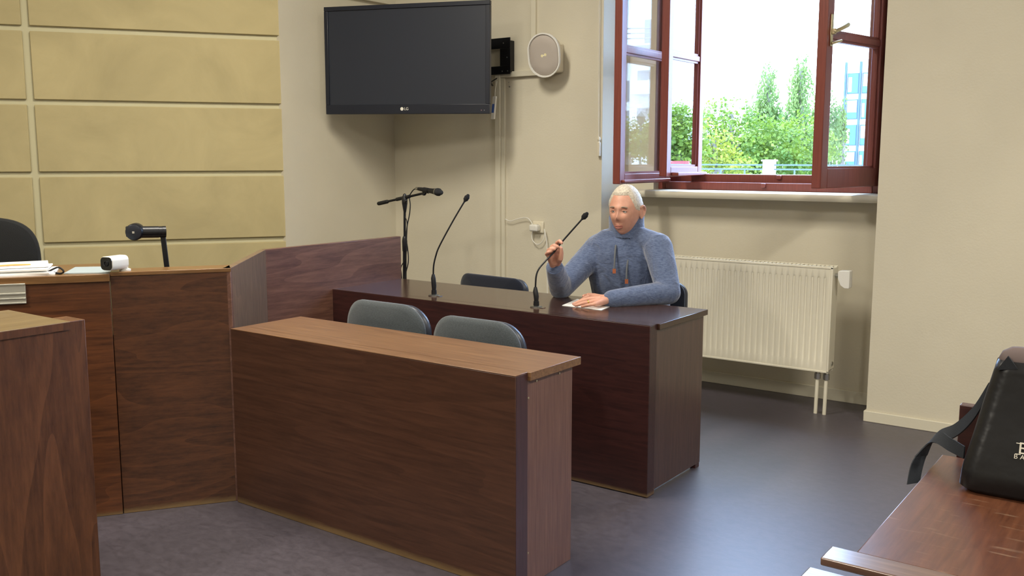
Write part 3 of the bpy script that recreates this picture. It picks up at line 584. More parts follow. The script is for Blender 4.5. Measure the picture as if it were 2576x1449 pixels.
MB().box(-3.655, -3.565, YP-.014, YP, .945, 1.025).build('plate', M['offw'], o, bevel=.006)
MB().lathe((-3.61, YP-.014, .985), [(.0005,0),(.028,0),(.028,.004),(.022,.004),(.021,.0005),(.0005,.0005)], (0,-1,0), 20).build('insert', M['offw'], o, smooth=True)
o = thing('power_plug', (-3.62, YP-.03, .96), 'white plug with looping white cable in the ivory wall socket', 'plug')
MB().box(-3.652, -3.584, YP-.062, YP-.014, .958, 1.005).build('plug_body', M['white'], o, bevel=.012, seg=3)
P_ = lambda x, y: atY(x, y, YP-.03)
MB().tube(spline([P_(1271,551), P_(1284,556), P_(1305,550), P_(1325,548), P_(1336,558), P_(1340,568)], 6), .0032, 8).build('cable', M['white'], o, smooth=True)
MB().tube(spline([P_(1345,575), P_(1338,590), P_(1340,605), P_(1352,615), P_(1364,608), P_(1370,592), P_(1369,578)], 6), .0032, 8).build('cable', M['white'], o, smooth=True)
MB().tube(spline([P_(1369,576), P_(1374,600), P_(1376,640), P_(1377,760)], 6), .0032, 8).build('cable', M['white'], o, smooth=True)
o = thing('pull_cord', (-3.14, YP-.02, 1.46), 'thin white blind pull cord with a cylindrical handle beside the window', 'cord')
MB().tube([(-3.148, YP-.02, CEIL-.02), (-3.136, YP-.02, 1.58)], .0018, 6).tube([(-3.165, YP-.02, CEIL-.02), (-3.140, YP-.02, 1.58)], .0014, 6).build('string', M['offw'], o)
MB().lathe((-3.134, YP-.02, 1.462), [(.0005,0),(.011,0),(.012,.01),(.012,.085),(.006,.092),(.0105,.1),(.0115,.112),(.006,.122),(.0005,.122)], (0,0,1), 16).build('handle', M['offw'], o, smooth=True)
for z, r_ in ((1.90, .006), (1.93, .003)):
    tag(MB().lathe((-3.862+(1.93-z)*.2, YP, z+.03), [(.0005,0),(r_,0),(r_*.8,.003),(.0005,.003)], (0,-1,0), 12).build('wall_screw', M['steel']), ('larger' if r_ > .004 else 'smaller')+' steel screw in the wall beside the tall trunking', 'screw')
# ------------------------------------------------------------------ radiator
rx0, rx1, ry, rz0, rz1 = -2.95, -1.612, 5.24, .252, .848
o = thing('radiator', ((rx0+rx1)/2, ry+.05, 0), 'cream ribbed panel radiator below the window', 'radiator')
xs = [rx0+.004]; prof = [0]; pitch = .0352; x = rx0+.022
cols = [(rx0, 0), (rx0+.012, 0)]
while x < rx1-.045:
    cols += [(x, 0), (x+.006, .007), (x+.012, .007), (x+.018, 0)]; x += pitch
cols += [(rx1-.012, 0), (rx1, 0)]
rows = [(rz0, 0), (rz0+.055, 0), (rz0+.064, 1), (rz1-.060, 1), (rz1-.052, 0), (rz1, 0)]
fp = MB(); n = len(cols)
V = [(cx, ry+dp*k, z) for z, k in rows for cx, dp in cols]
F = [(r*n+i, r*n+i+1, (r+1)*n+i+1, (r+1)*n+i) for r in range(len(rows)-1) for i in range(n-1)]
fp.add(V, F); fp.build('front_panel', M['rad'], o, smooth=True)
MB().box(rx0, rx1, ry+.009, ry+.02, rz0, rz1).box(rx0, rx1, ry+.075, ry+.09, rz0, rz1).build('inner_panel', M['rad'], o)
fr = MB(); fr.box(rx0-.004, rx1+.004, ry-.003, ry+.005, rz1-.01, rz1+.003).box(rx0-.004, rx1+.004, ry-.003, ry+.005, rz0-.003, rz0+.008).box(rx1-.008, rx1+.004, ry-.003, ry+.008, rz0, rz1).box(rx0-.004, rx0+.008, ry-.003, ry+.008, rz0, rz1)
fr.build('front_rim', M['rad'], o, bevel=.002)
MB().box(rx1-.002, rx1+.003, ry+.008, ry+.098, rz0+.012, rz1-.004).build('side_cover', M['rad'], o, bevel=.002)
MB().box(rx0-.003, rx0+.002, ry+.008, ry+.098, rz0+.012, rz1-.004).build('side_cover', M['rad'], o, bevel=.002)
gr = MB()
gr.box(rx0, rx1, ry+.02, ry+.026, rz1-.004, rz1+.001).box(rx0, rx1, ry+.09, ry+.098, rz1-.004, rz1+.003)
for i in range(56):
    gx = rx0+.02+i*(rx1-rx0-.04)/55; gr.box(gx-.003, gx+.003, ry+.024, ry+.092, rz1-.004, rz1)
gr.build('top_grille', M['rad'], o)
vp_ = Vector((rx1, ry+.05, .80))
MB().tube([vp_, vp_+Vector((.028,0,0))], .011, 14).tube([vp_+Vector((.01,0,0)), vp_+Vector((.02,0,0))], .015, 6).build('valve_nut', M['steel'], o, smooth=True)
vb = [(.03,.03),(.085,.032),(.088,.028),(.088,-.062),(.084,-.066),(.062,-.066),(.04,-.05),(.025,-.015),(.024,.024)]
MB().extr(vb, vp_+Vector((0,.028,0)), (1,0,0), (0,0,1), (0,-.056,0)).build('thermostat', M['white'], o, bevel=.006, seg=3)
MB().lathe((rx1+.003, ry+.055, rz0+.045), [(.0005,0),(.012,0),(.012,.006),(.006,.008),(.0005,.008)], (1,0,0), 12).build('drain_plug', M['steel'], o, smooth=True)
for px_ in (-1.652, -1.602):
    MB().tube([(px_-.03, ry+.05, rz0+.01), (px_-.03, ry+.045, rz0-.02)], .014, 12).tube([(px_-.03, ry+.045, rz0-.018), (px_-.03, ry+.045, rz0-.05)], .018, 6).build('pipe_valve', M['steel'], o, smooth=True)
    MB().tube([(px_-.03, ry+.045, rz0-.04), (px_-.03, ry+.035, 0)], .0105, 14).build('pipe', M['rad'], o, smooth=True)
# ------------------------------------------------------------------ microphone stand
YM = 4.45; mp2 = lambda x, y, yy=YM: atY(x, y, yy)
b0 = mp2(1016, 700); o = thing('microphone_stand', (b0.x, YM, 0), 'black boom microphone stand behind the partition corner', 'microphone stand')
ck = mp2(1018, 503); base = Vector((b0.x-.006, YM, 0))
MB().lathe(base, [(.0005,0),(.12,0),(.12,.018),(.03,.034),(.0005,.034)], (0,0,1), 28).build('base', M['blkm'], o, smooth=True)
mid = base.lerp(ck, .78)
MB().tube([base+Zv*.02, mid], .0125, 14).build('lower_pole', M['blkm'], o, smooth=True)
MB().tube([mid-Zv*.06, mid, mid+Zv*.02], [.016,.017,.014], 14, True).build('height_clutch', M['blk'], o, smooth=True)
MB().tube([mid, ck], .008, 12).build('upper_pole', M['blkm'], o, smooth=True)
MB().tube([ck-Zv*.075, ck-Zv*.02, ck+Zv*.015, ck+Zv*.03], [.009,.018,.018,.011], 14, True).tube([ck-Zv*.02, ck+Vector((.03,-.02,-.005))], [.007,.009], 10, True).build('boom_clutch', M['blk'], o, smooth=True)
bt, bh_ = mp2(953, 512), mp2(1062, 487)
MB().tube([bt, bh_], .0075, 12).build('boom', M['blkm'], o, smooth=True)
MB().tube([bt, bt.lerp(bh_, .2)], .0125, 14, True).build('boom_grip', M['rubber'], o, smooth=True)
MB().tube([bt.lerp(bh_, .42), bt.lerp(bh_, .72)], .0115, 12).build('boom_sleeve', M['blk'], o, smooth=True)
MB().tube(spline([bh_, mp2(1068, 489), mp2(1072, 482)], 4), .008, 10, True).tube([mp2(1066,478), mp2(1078,480)], .0175, 14).build('clip', M['blk'], o, smooth=True)
o = thing('hand_microphone', tuple(mp2(1080, 482)), 'black handheld microphone clipped to the boom stand', 'microphone')
ma, mb_ = mp2(1052, 475), mp2(1113, 485); ax_ = (mb_-ma)
MB().tube([ma, ma+ax_*.1, ma+ax_*.6, ma+ax_*.72], [.010,.012,.0165,.020], 16).build('body', M['blk'], o, smooth=True)
MB().tube([ma+ax_*.715, ma+ax_*.745], .0215, 18).build('ring', M['steel'], o, smooth=True)
MB().tube([ma+ax_*.745, ma+ax_*.80, ma+ax_*.88, ma+ax_*.93], [.021,.0245,.0235,.016], 18, True).build('grille', mat('mic_mesh', (30, 32, 38), .6, bump=.6, bscale=1200), o, smooth=True)
MB().tube([ma-ax_*.09, ma], .0095, 12).build('connector', M['steel'], o, smooth=True)
tag(MB().tube(spline([mp2(1046,474), mp2(1038,480), mp2(1030,495), mp2(1032,515,4.43), mp2(1030,540,4.43), mp2(1024,570,4.43), mp2(1022,600,4.43), mp2(1026,630,4.43), mp2(1027,660,4.43), mp2(1020,690,4.43), mp2(1016,720,4.42)], 6), .0035, 8).build('microphone_cable', M['rubber'], smooth=True), 'black cable hanging beside the boom microphone stand', 'cable')
tag(MB().tube(spline([mp2(1018,545,4.43), mp2(1024,560,4.42), mp2(1023,600,4.42), mp2(1021,645,4.42), mp2(1009,672,4.42), mp2(1010,690,4.42), mp2(1013,720,4.42)], 6), .003, 8).build('microphone_cable', M['rubber'], smooth=True), 'second black cable twisting round the lower microphone stand pole', 'cable')
# ------------------------------------------------------------------ gooseneck microphones
def goose(path, ys, label, hy):
    b = atZ(path[0][0], path[0][1], H1); o = thing('gooseneck_microphone', (b.x, b.y, H1), label, 'microphone', 'gooseneck microphones on the long desk')
    MB().lathe(b, [(.0005,0),(.029,0),(.029,.004),(.024,.006),(.012,.008),(.0005,.008)], (0,0,1), 28).obox(b+Vector((.0,-.012,0)), (.045,0,0), (0,.024,0), (0,0,.003)).build('base_plate', M['steel'], o, smooth=True)
    P = [atY(x, y, yy) for (x, y), yy in zip(path[1:], ys)]
    MB().tube([b+Zv*.004, b+Zv*.012, b+Zv*.03], [.012,.014,.013], 16).build('swivel', M['blk'], o, smooth=True)
    MB().tube([b+Zv*.026, b+Zv*.05, P[0]-Zv*.02, P[0]], [.010,.0125,.012,.007], 16).build('handle', M['blk'], o, smooth=True)
    S = spline(P, 8); k = len(S)
    MB().tube([P[0]-Zv*.005]+S, .0042, 10).build('neck', M['blkm'], o, smooth=True)
    d = (P[-1]-P[-2]).normalized(); e = P[-1]
    MB().tube([e-d*.012, e-d*.004, e+d*.012, e+d*.02], [.006,.0125,.0135,.009], 16, True).build('windscreen', mat('foam', (24, 24, 28), .95, bump=.8, bscale=900), o, smooth=True)
    return P
goose([(1092,744),(1090,690),(1091,668),(1096,645),(1106,618),(1140,555),(1172,501)], [3.62,3.62,3.625,3.635,3.68,3.72], 'gooseneck microphone standing free at the long desk beside the empty chair', 0)
STEM = goose([(1349,773),(1347,722),(1349,694),(1356,676),(1371,658),(1391,637),(1414,608),(1469,546)], [3.62,3.625,3.64,3.67,3.71,3.745,3.80], 'gooseneck microphone held in the man\'s raised hand', 0)
# paper under the hand
pp = [atZ(1414,769,H1), atZ(1452,753,H1), atZ(1536,771,H1), atZ(1513,781,H1)]
o = MB().add([tuple(q+Zv*.0004) for q in pp]+[tuple(q+Zv*.0022) for q in pp], [(3,2,1,0),(4,5,6,7),(0,1,5,4),(1,2,6,5),(2,3,7,6),(3,0,4,7)]).build('paper_sheet', M['paper'])
tag(o, 'folded white paper under the man\'s resting hand', 'paper')
# ------------------------------------------------------------------ near table with the bag
o = thing('near_table', (.3, 2.0, 0), 'scratched brown table top carrying the black bag', 'table')
zt = .75
MB().box(-.447, 1.3, 1.665, 2.36, zt-.028, zt).build('table_top', M['t_top'], o, bevel=.003)
MB().box(-.49, 1.35, 1.60, 1.664, zt-.013, zt+.002).build('edge_rail', M['t_rail'], o, bevel=.003)
MB().box(-.43, 1.3, 2.44, 2.47, 0, .857).build('front_screen', M['t_dark'], o, bevel=.002)
MB().box(-.43, 1.3, 2.36, 2.44, zt-.06, zt-.028).build('support_batten', M['t_dark'], o)
for x in (-.40, 1.22):
    MB().box(x, x+.05, 1.70, 1.76, 0, zt-.028).build('leg', M['t_dark'], o, bevel=.003)
    MB().box(x, x+.05, 2.28, 2.34, 0, zt-.028).build('leg', M['t_dark'], o, bevel=.003)
o = thing('bench_backrest', (.4, 1.53, 0), 'pale-lit wooden bench rail before the scratched table', 'bench')
MB().box(-.50, 1.35, 1.50, 1.573, .715, .743).build('top_rail', M['t_rail'], o, bevel=.003)
for x in (-.45, 1.28): MB().box(x, x+.05, 1.51, 1.56, 0, .715).build('upright', M['t_dark'], o, bevel=.003)
MB().box(-.45, 1.33, 1.515, 1.54, .50, .62).build('back_slat', M['t_dark'], o, bevel=.003)
MB().box(-.45, 1.33, 1.10, 1.515, .42, .45).build('seat', M['t_top'], o, bevel=.003)
for x in (-.45, 1.28): MB().box(x, x+.05, 1.12, 1.17, 0, .42).build('leg', M['t_dark'], o, bevel=.003)
# the bag
o = thing('tote_bag', (-.19, 2.18, zt), 'black nylon tote bag with white lettering on the scratched table', 'bag')
rings = []; nb_ = 40
for k, (z, xl, xr_, yf, yb) in enumerate(((0,-.352,-.02,2.12,2.30),(.012,-.368,-.005,2.108,2.31),(.05,-.365,-.006,2.115,2.31),(.12,-.352,-.015,2.145,2.30),(.19,-.340,-.03,2.168,2.28),(.25,-.328,-.045,2.182,2.258),(.275,-.322,-.05,2.188,2.25))):
    out = rrect(xr_-xl, yb-yf, .035 if k else .03, 9); ring_ = []
    for u, v in out:
        wob = .010*math.sin(u*62+k*.6)*(1 if 1 < k < 6 else .3)
        ring_.append(((xl+xr_)/2+u, (yf+yb)/2+v+(wob if abs(u) < (xr_-xl)/2-.04 else 0), zt+z))
    rings.append(ring_)
MB().loft(rings).build('bag_body', M['nylon'], o, smooth='all')
# gusset folded over the top
MB().loft([[((-.322-.05)/2+u*s, 2.219+v*s2, zt+z) for u, v in rrect(.272, .062, .03, 9)] for s, s2, z in ((1,1,.262),(.985,.9,.278),(.94,.7,.292),(.82,.45,.302),(.4,.2,.305))]).build('top_gusset', M['flap'], o, smooth='all')
MB().add(*(lambda P: (P, [(0,1,2)]+[(3,5,4),(0,3,4,1),(1,4,5,2),(2,5,3,0)]))([(-.318,2.184,zt+.255),(-.278,2.184,zt+.262),(-.298,2.182,zt+.288),(-.318,2.19,zt+.255),(-.278,2.19,zt+.262),(-.298,2.188,zt+.288)])).build('handle_patch', M['strapm'], o)
MB().obox((-.245,2.178,zt+.252), (.2,0,0), (0,.006,0), (0,0,.02)).build('top_hem', mat('hem_grey', (98, 104, 112), .5), o, bevel=.002)
def ribbon(pts, wv, t):
    mb = MB(); S = spline(pts, 7); W = spline(wv, 7); rg = []
    for i, (c, w2) in enumerate(zip(S, W)):
        tg = (S[min(i+1,len(S)-1)]-S[max(i-1,0)]).normalized(); nn_ = tg.cross(w2).normalized()*t
        rg.append([c-w2/2-nn_/2, c+w2/2-nn_/2, c+w2/2+nn_/2, c-w2/2+nn_/2])
    return mb.loft(rg)
ribbon([Vector((-.338,2.235,zt+.20)), Vector((-.372,2.27,zt+.13)), Vector((-.415,2.31,zt+.075)), Vector((-.462,2.33,zt+.045)), Vector((-.485,2.30,zt-.005)), Vector((-.488,2.27,zt-.055))],
       [Vector((0,0,.03)), Vector((0,.01,.032)), Vector((0,.018,.03)), Vector((.012,.02,.022)), Vector((.02,.03,0)), Vector((.02,.03,0))], .003).build('shoulder_strap', M['strapm'], o, smooth=True)
ribbon([Vector((-.372,2.20,zt+.06)), Vector((-.41,2.25,zt+.058)), Vector((-.452,2.29,zt+.058)), Vector((-.478,2.285,zt+.01))],
       [Vector((0,0,.028)), Vector((0,.01,.028)), Vector((.01,.016,.022)), Vector((.02,.028,0))], .003).build('shoulder_strap', M['strapm'], o, smooth=True)
# lettering on the bag, only what the picture shows
lt = mat('white_print', (226, 222, 208), .6)
bn = Vector((0,-.245,.97)); ba = Vector((1,0,0)); bu = Vector((0,.22,.975)).normalized()
def bagp(px, py): d = ray(px, py); P0 = Vector((-.3, 2.1265, zt+.08)); nn_ = ba.cross(bu); return CAM+d*((P0-CAM).dot(nn_)/d.dot(nn_))
c = bagp(2574, 1130)
text('letter_b', 'B', .034, c, ba, bu, lt, o, .0012)
for dz in (-.0118, .0105): MB().obox(c-ba*.0135+bu*dz-bu*.0008, ba*.010, bu*.0016, -ba.cross(bu)*-.0008).build('letter_serif', lt, o)
text('letters_small', 'BA', .0135, bagp(2564, 1150), ba, bu, lt, o, .001, 1.6)
# ------------------------------------------------------------------ the seated man
def voxel(mb, size, iters=6, factor=.5):
    me = bpy.data.meshes.new('tmp'); me.from_pydata([tuple(q) for q in mb.v], [], mb.f)
    bm = bmesh.new(); bm.from_mesh(me); bmesh.ops.triangulate(bm, faces=[f for f in bm.faces if len(f.verts) > 4]); bm.to_mesh(me); bm.free()
    t = bpy.data.objects.new('tmp', me); scene.collection.objects.link(t)
    m = t.modifiers.new('r', 'REMESH'); m.mode = 'VOXEL'; m.voxel_size = size; m.adaptivity = 0
    if iters: k = t.modifiers.new('s', 'SMOOTH'); k.iterations = iters; k.factor = factor
    r = bpy.data.meshes.new_from_object(t.evaluated_get(bpy.context.evaluated_depsgraph_get())); bpy.data.objects.remove(t); bpy.data.meshes.remove(me)
    for q in r.polygons: q.use_smooth = True
    return r
def mesh_obj(name, me, m, parent=None, off=Vector((0,0,0))):
    me.transform(Matrix.Translation(-off)); me.materials.clear(); me.materials.append(m)
    o = bpy.data.objects.new(name, me); scene.collection.objects.link(o)
    if parent is not None: o.parent = parent
    o['_o'] = tuple(off); return o
def oval(c, a, b, n=28, p=2.3):
    c, a, b = Vector(c), Vector(a), Vector(b); R_ = []
    for j in range(n):
        t = 2*math.pi*j/n; cx, sx = math.cos(t), math.sin(t)
        R_.append(c+a*math.copysign(abs(cx)**(2/p), cx)+b*math.copysign(abs(sx)**(2/p), sx))
    return R_
ROOT = Vector((-2.37, 4.36, 0))
tf = math.radians(14); TFw = Vector((math.sin(tf), -math.cos(tf), 0)); TL = Vector((math.cos(tf), math.sin(tf), 0))   # facing, his left
def torso(g):
    mb = MB()
    S = [((-2.37,4.37,.44),.165,.12),((-2.37,4.37,.50),.185,.135),((-2.37,4.36,.60),.185,.135),((-2.372,4.335,.70),.182,.135),((-2.374,4.305,.80),.185,.137),((-2.376,4.28,.90),.195,.132),((-2.378,4.262,.97),.198,.118),((-2.38,4.25,1.02),.180,.098),((-2.382,4.242,1.055),.125,.078),((-2.384,4.235,1.085),.075,.066)]
    return mb.loft([oval(c, TL*(w_+g), TFw*(d+g)) for c, w_, d in S])
shR, elR, wrR = atY(1507, 622, 4.22), atY(1411, 724, 3.97), atY(1395, 672, 3.80)
shL, elL, wrL = atY(1655, 622, 4.22), atY(1682, 738, 4.12), atY(1534, 752, 3.85)
elR.z = .797; elL.z = .802; wrL.z = .785
def limb(mb, a, b, c, r, g):
    u1 = a.lerp(b, .5); f1 = b.lerp(c, .45)
    mb.tube([a, u1, b], [r[0]+g, r[1]+g, r[2]+g], 18, True); mb.tube([b, f1, c], [r[2]+g, r[3]+g, r[4]+g], 18, True)
hd = atD(1573, 552, 1); hdir = (atY(1574, 530, 4.19))
HC = hdir.copy()                       # head centre
hf = math.radians(6); HF = Vector((math.sin(hf), -math.cos(hf), -.06)).normalized(); HL = Vector((math.cos(hf), math.sin(hf), 0)); HU = HL.cross(HF); HU = HU if HU.z > 0 else -HU
# --- head as one shaped surface
def head_pt(a, b):
    """a azimuth (0 = face), b elevation; unit local (left, front, up)"""
    x, y, z = math.sin(a)*math.cos(b), math.cos(a)*math.cos(b), math.sin(b)
    L_, F_, U_ = .079*x, .100*y, .126*z
    if z < 0:                                             # jaw taper
        k = 1+.26*z*abs(x)-.06*z*z; L_ *= k
        if y > 0: F_ *= 1+.02*(-z)
        else: F_ *= 1+.32*z
    if y > 0: F_ *= .96
    def g(u, v, su_, sv): return math.exp(-((x-u)/su_)**2-((z-v)/sv)**2) if y > 0 else 0
    F_ += .020*g(0,-.20,.10,.10)+.013*g(0,-.05,.07,.16)+.007*g(.12,-.26,.06,.07)+.007*g(-.12,-.26,.06,.07)   # nose and wings
    F_ += .006*g(0,.20,.55,.10)                           # brow
    F_ -= .011*(g(.36,.05,.17,.10)+g(-.36,.05,.17,.10))   # sockets
    F_ += .006*(g(.42,-.22,.2,.16)+g(-.42,-.22,.2,.16))   # cheeks
    F_ += .008*g(0,-.50,.20,.05)+.008*g(0,-.60,.18,.05)-.003*g(0,-.55,.2,.018)  # lips
    F_ += .011*g(0,-.84,.22,.12)                          # chin
    return HC+HL*L_+HF*F_+HU*U_
def head(mb):
    nu, nv = 84, 64; rings = []
    for i in range(1, nv):
        b = -math.pi/2+math.pi*i/nv; rings.append([head_pt(2*math.pi*j/nu, b) for j in range(nu)])
    mb.loft(rings)
    for s in (-1, 1):                                      # ears
        c = HC+HL*(.080*s)-HF*.008-HU*.006
        E_ = Matrix((HL, HF, HU)).transposed()
        mb.ell(c, .009, .019, .032, E_, 16, 10); mb.tube(spline([c+HU*.024+HF*.014+HL*.004*s, c+HU*.032-HF*.004+HL*.012*s, c+HU*.012-HF*.021+HL*.014*s, c-HU*.012-HF*.014+HL*.011*s, c-HU*.030+HF*.004+HL*.003*s], 4), .0058, 8, True)
    mb.tube([HC-HU*.09-HF*.02, Vector((-2.36,4.245,1.06))], [.056,.064], 20, True)
# --- hands
dW = (wrR-CAM).dot(FW)
def hp(x, y, dd): return atD(x, y, dW+dd)
def hand_right(mb):
    d0 = (STEM[4]-CAM).dot(FW)-dW                           # depth of the stem at the grip
    w_ = hp(1395, 676, .012); 
    mcp = [hp(1406,630,d0+.030), hp(1397,633,d0+.030), hp(1388,638,d0+.028), hp(1381,645,d0+.025)]
    pip = [hp(1401,610,d0+.018), hp(1388,620,d0+.016), hp(1379,629,d0+.014), hp(1374,639,d0+.012)]
    dip = [hp(1408,606,d0-.004), hp(1394,617,d0-.010), hp(1385,626,d0-.012), hp(1379,635,d0-.012)]
    tip = [hp(1413,611,d0-.014), hp(1403,621,d0-.016), hp(1395,627,d0-.016), hp(1387,632,d0-.014)]
    for k in range(4):
        mb.tube([w_.lerp(mcp[k], .15), w_.lerp(mcp[k], .6), mcp[k]], [.017, .0145, .0125], 12, True)
        r = (.0102, .0104, .0098, .0086)[k]
        mb.tube([mcp[k], pip[k], dip[k], tip[k]], [r*1.12, r, r*.93, r*.82], 12, True)
    th0, th1, th2, th3 = hp(1402,664,.0), hp(1410,650,d0+.006), hp(1412,636,d0-.004), hp(1411,624,d0-.010)
    mb.tube([th0, th1, th2, th3], [.016, .0135, .0115, .0095], 12, True)
    mb.ell(hp(1394,654,.012+d0*.5), .023, .015, .030, Matrix((RT, FW, UP)).transposed(), 18, 12)
    mb.tube([wrR, w_], [.029, .025], 14, True)
HM = {}
def hand_left(mb):
    z = H1+.0025
    W0 = Vector(wrL); W0.z = z+.030
    mcp = [atZ(1486,744,z+.030), atZ(1485,752,z+.030), atZ(1490,759,z+.026), atZ(1497,765,z+.021)]
    pip = [atZ(1472,749,z+.020), atZ(1462,757,z+.021), atZ(1466,763,z+.020), atZ(1478,768,z+.016)]
    tip = [atZ(1461,756,z+.008), atZ(1443,765,z+.008), atZ(1448,768.5,z+.008), atZ(1464,771.5,z+.007)]
    for k in range(4):
        r = (.0100, .0102, .0097, .0086)[k]
        mb.tube([W0.lerp(mcp[k], .1), W0.lerp(mcp[k], .6), mcp[k]], [.020, .0155, .0125], 12, True)
        mb.tube([mcp[k], pip[k], tip[k]], [r*1.15, r, r*.8], 12, True)
    HM['ring'] = (mcp[2].lerp(pip[2], .45), (pip[2]-mcp[2]).normalized())
    HM['nails'] = [(tip[k], (tip[k]-pip[k]).normalized()) for k in range(4)]
    t0 = W0+Vector((.0,.02,-.004)); mb.tube([t0, atZ(1494,744,z+.016), atZ(1480,742,z+.012), atZ(1468,745,z+.010)], [.016,.0135,.0115,.009], 12, True)
    mb.tube([wrL, W0.lerp(mcp[1], .3)], [.027, .024], 14, True)
body = MB()
body.loft([oval(c, TL*w_, TFw*d) for c, w_, d in [((-2.37,4.37,.455),.15,.11),((-2.37,4.36,.55),.165,.118),((-2.372,4.33,.70),.162,.118),((-2.376,4.285,.88),.175,.115),((-2.38,4.255,.98),.165,.095),((-2.383,4.245,1.05),.09,.066)]])
limb(body, shR, elR, wrR, (.048,.045,.038,.036,.028), 0); limb(body, shL, elL, wrL, (.048,.045,.038,.036,.027), 0)
head(body); hand_right(body); hand_left(body)
hips = [Vector((-2.37,4.36,.51))+TL*(.09*s) for s in (-1, 1)]; knees = [Vector((-2.46,3.93,.53)), Vector((-2.20,3.95,.53))]; ank = [Vector((-2.47,3.97,.09)), Vector((-2.19,3.99,.09))]
for h_, k_, a_ in zip(hips, knees, ank):
    body.tube([h_, h_.lerp(k_, .5), k_], [.082,.072,.055], 16, True); body.tube([k_, k_.lerp(a_, .4), a_], [.054,.050,.036], 16, True)
    body.tube([a_-Zv*.035, a_+Vector((.01,-.08,-.05)), a_+Vector((.015,-.17,-.058))], [.042,.038,.028], 12, True)
person = mesh_obj('person', voxel(body, .0036, 5), M['skin'], None, ROOT)
person.location = ROOT
tag(person, 'seated man in a blue heathered sweater holding the gooseneck microphone', 'person')
def part(name, me, m): return mesh_obj(name, me, m, person, ROOT)
# sweater
sw = torso(.018)
limb(sw, shR, elR, elR.lerp(wrR, .93), (.068,.062,.055,.050,.041), .004); limb(sw, shL, elL, elL.lerp(wrL, .97), (.070,.064,.055,.050,.041), .004)
for a_, b_, s in ((shR, Vector((-2.362,4.24,1.072)), 1), (shL, Vector((-2.362,4.24,1.072)), 1)): sw.tube([a_+Zv*.012, a_.lerp(b_, .5)+Zv*.008, b_], [.060,.056,.060], 16, True)
for a_, b_ in ((elR, wrR), (elL, wrL)):                    # folds at the elbow and cuff
    for k in range(5):
        t = .12+.17*k; c = a_.lerp(b_, t); d = (b_-a_).normalized(); u = d.cross(Vector((.3,.5,.8))).normalized(); v = d.cross(u); rr_ = .053-.012*t
        sw.tube([c+(u*math.cos(q)+v*math.sin(q))*rr_+d*(.012*math.sin(q*1.0+k*1.7)) for q in [k*1.1+2.6*i/8 for i in range(9)]], [.003,.005,.0065,.007,.0075,.007,.0065,.005,.003], 8)
for a_, b_ in ((shR, elR), (shL, elL)):
    for k in range(4):
        t = .45+.15*k; c = a_.lerp(b_, t); d = (b_-a_).normalized(); u = d.cross(Vector((.1,.6,.7))).normalized(); v = d.cross(u); rr_ = .066-.012*t
        sw.tube([c+(u*math.cos(q)+v*math.sin(q))*rr_+d*(.02*math.sin(q+k)) for q in [k*1.9+2.2*i/8 for i in range(9)]], [.002,.004,.006,.007,.007,.007,.006,.004,.002], 8)
part('sweater', voxel(sw, .006, 6), M['knit'])
# ribbed cuffs
for a_, b_, r_ in ((elR, wrR, .041), (elL, wrL, .041)):
    d = (b_-a_).normalized(); e = a_.lerp(b_, .95); cm = MB(); cm.tube([e-d*.045, e-d*.02, e+d*.018], [r_+.006, r_+.0035, r_], 28); part('cuff', voxel(cm, .004, 3), M['knit'])
# funnel collar
cc = Vector((-2.352,4.235,1.045)); col = []
for z, r0, r1, f_ in ((0,.104,.096,.0),(.03,.095,.088,.002),(.07,.090,.085,.004),(.115,.091,.088,.006),(.126,.086,.083,.006),(.115,.077,.075,.006),(.05,.070,.068,.004)):
    col.append(oval(cc+Zv*z+HF*f_, HL*r0, HF*r1+Zv*(-.022 if z > .02 else 0), 40, 2.0))
cmb = MB(); cmb.loft(col, caps=False); part('collar', voxel(cmb.loft([col[0], col[-1]], caps=False), .004, 5), M['knit'])
# drawstrings
for pts, tip_ in (([(1549,618),(1547,640),(1546,660),(1545,676)], (1545,683)), ([(1583,618),(1581,645),(1577,675),(1576,702)], (1576,709))):
    Q = []
    for x, y in pts+[tip_]:
        dpth = (Vector((-2.375,4.28,.9))+TFw*.15-CAM).dot(FW); P = atD(x, y, dpth)
        tz = min(max((P.z-.80)/.25, 0), 1); P = atD(x, y, (Vector((-2.375,4.30-.06*tz,.9))+TFw*(.168-.055*tz**3)-CAM).dot(FW)); Q.append(P)
    m_ = MB().tube(spline(Q[:-1], 6), .0048, 8, True); me = bpy.data.meshes.new('drawstring'); me.from_pydata([tuple(q) for q in m_.v], [], m_.f)
    ds = part('drawstring', me, M['cord'])
    for q in me.polygons: q.use_smooth = True
    d = (Q[-1]-Q[-2]).normalized(); m_ = MB().obox(Q[-2]-RT*.008+FW*.003, RT*.016, -FW*.007, d*.024); me = bpy.data.meshes.new('leather_tip'); me.from_pydata([tuple(q) for q in m_.v], [], m_.f)
    tp = mesh_obj('leather_tip', me, M['leather'], ds, ROOT)
# trousers
tr = MB(); tr.loft([oval(c, TL*w_, TFw*d) for c, w_, d in [((-2.37,4.38,.445),.17,.125),((-2.37,4.38,.52),.182,.132),((-2.37,4.37,.60),.185,.135)]])
for h_, k_, a_ in zip(hips, knees, ank):
    tr.tube([h_, h_.lerp(k_, .5), k_], [.094,.084,.066], 16, True); tr.tube([k_, k_.lerp(a_, .5), a_+Zv*.0], [.066,.062,.055], 16)
part('trousers', voxel(tr, .01, 5), M['trouser'])
for a_ in ank:
    sm = MB(); sm.tube([a_-Zv*.03, a_+Vector((.01,-.08,-.045)), a_+Vector((.016,-.18,-.052))], [.052,.047,.037], 14, True); sm.v = [(x, y, max(z, .002)) for x, y, z in sm.v]; part('shoe', voxel(sm, .006, 3), M['blk'])
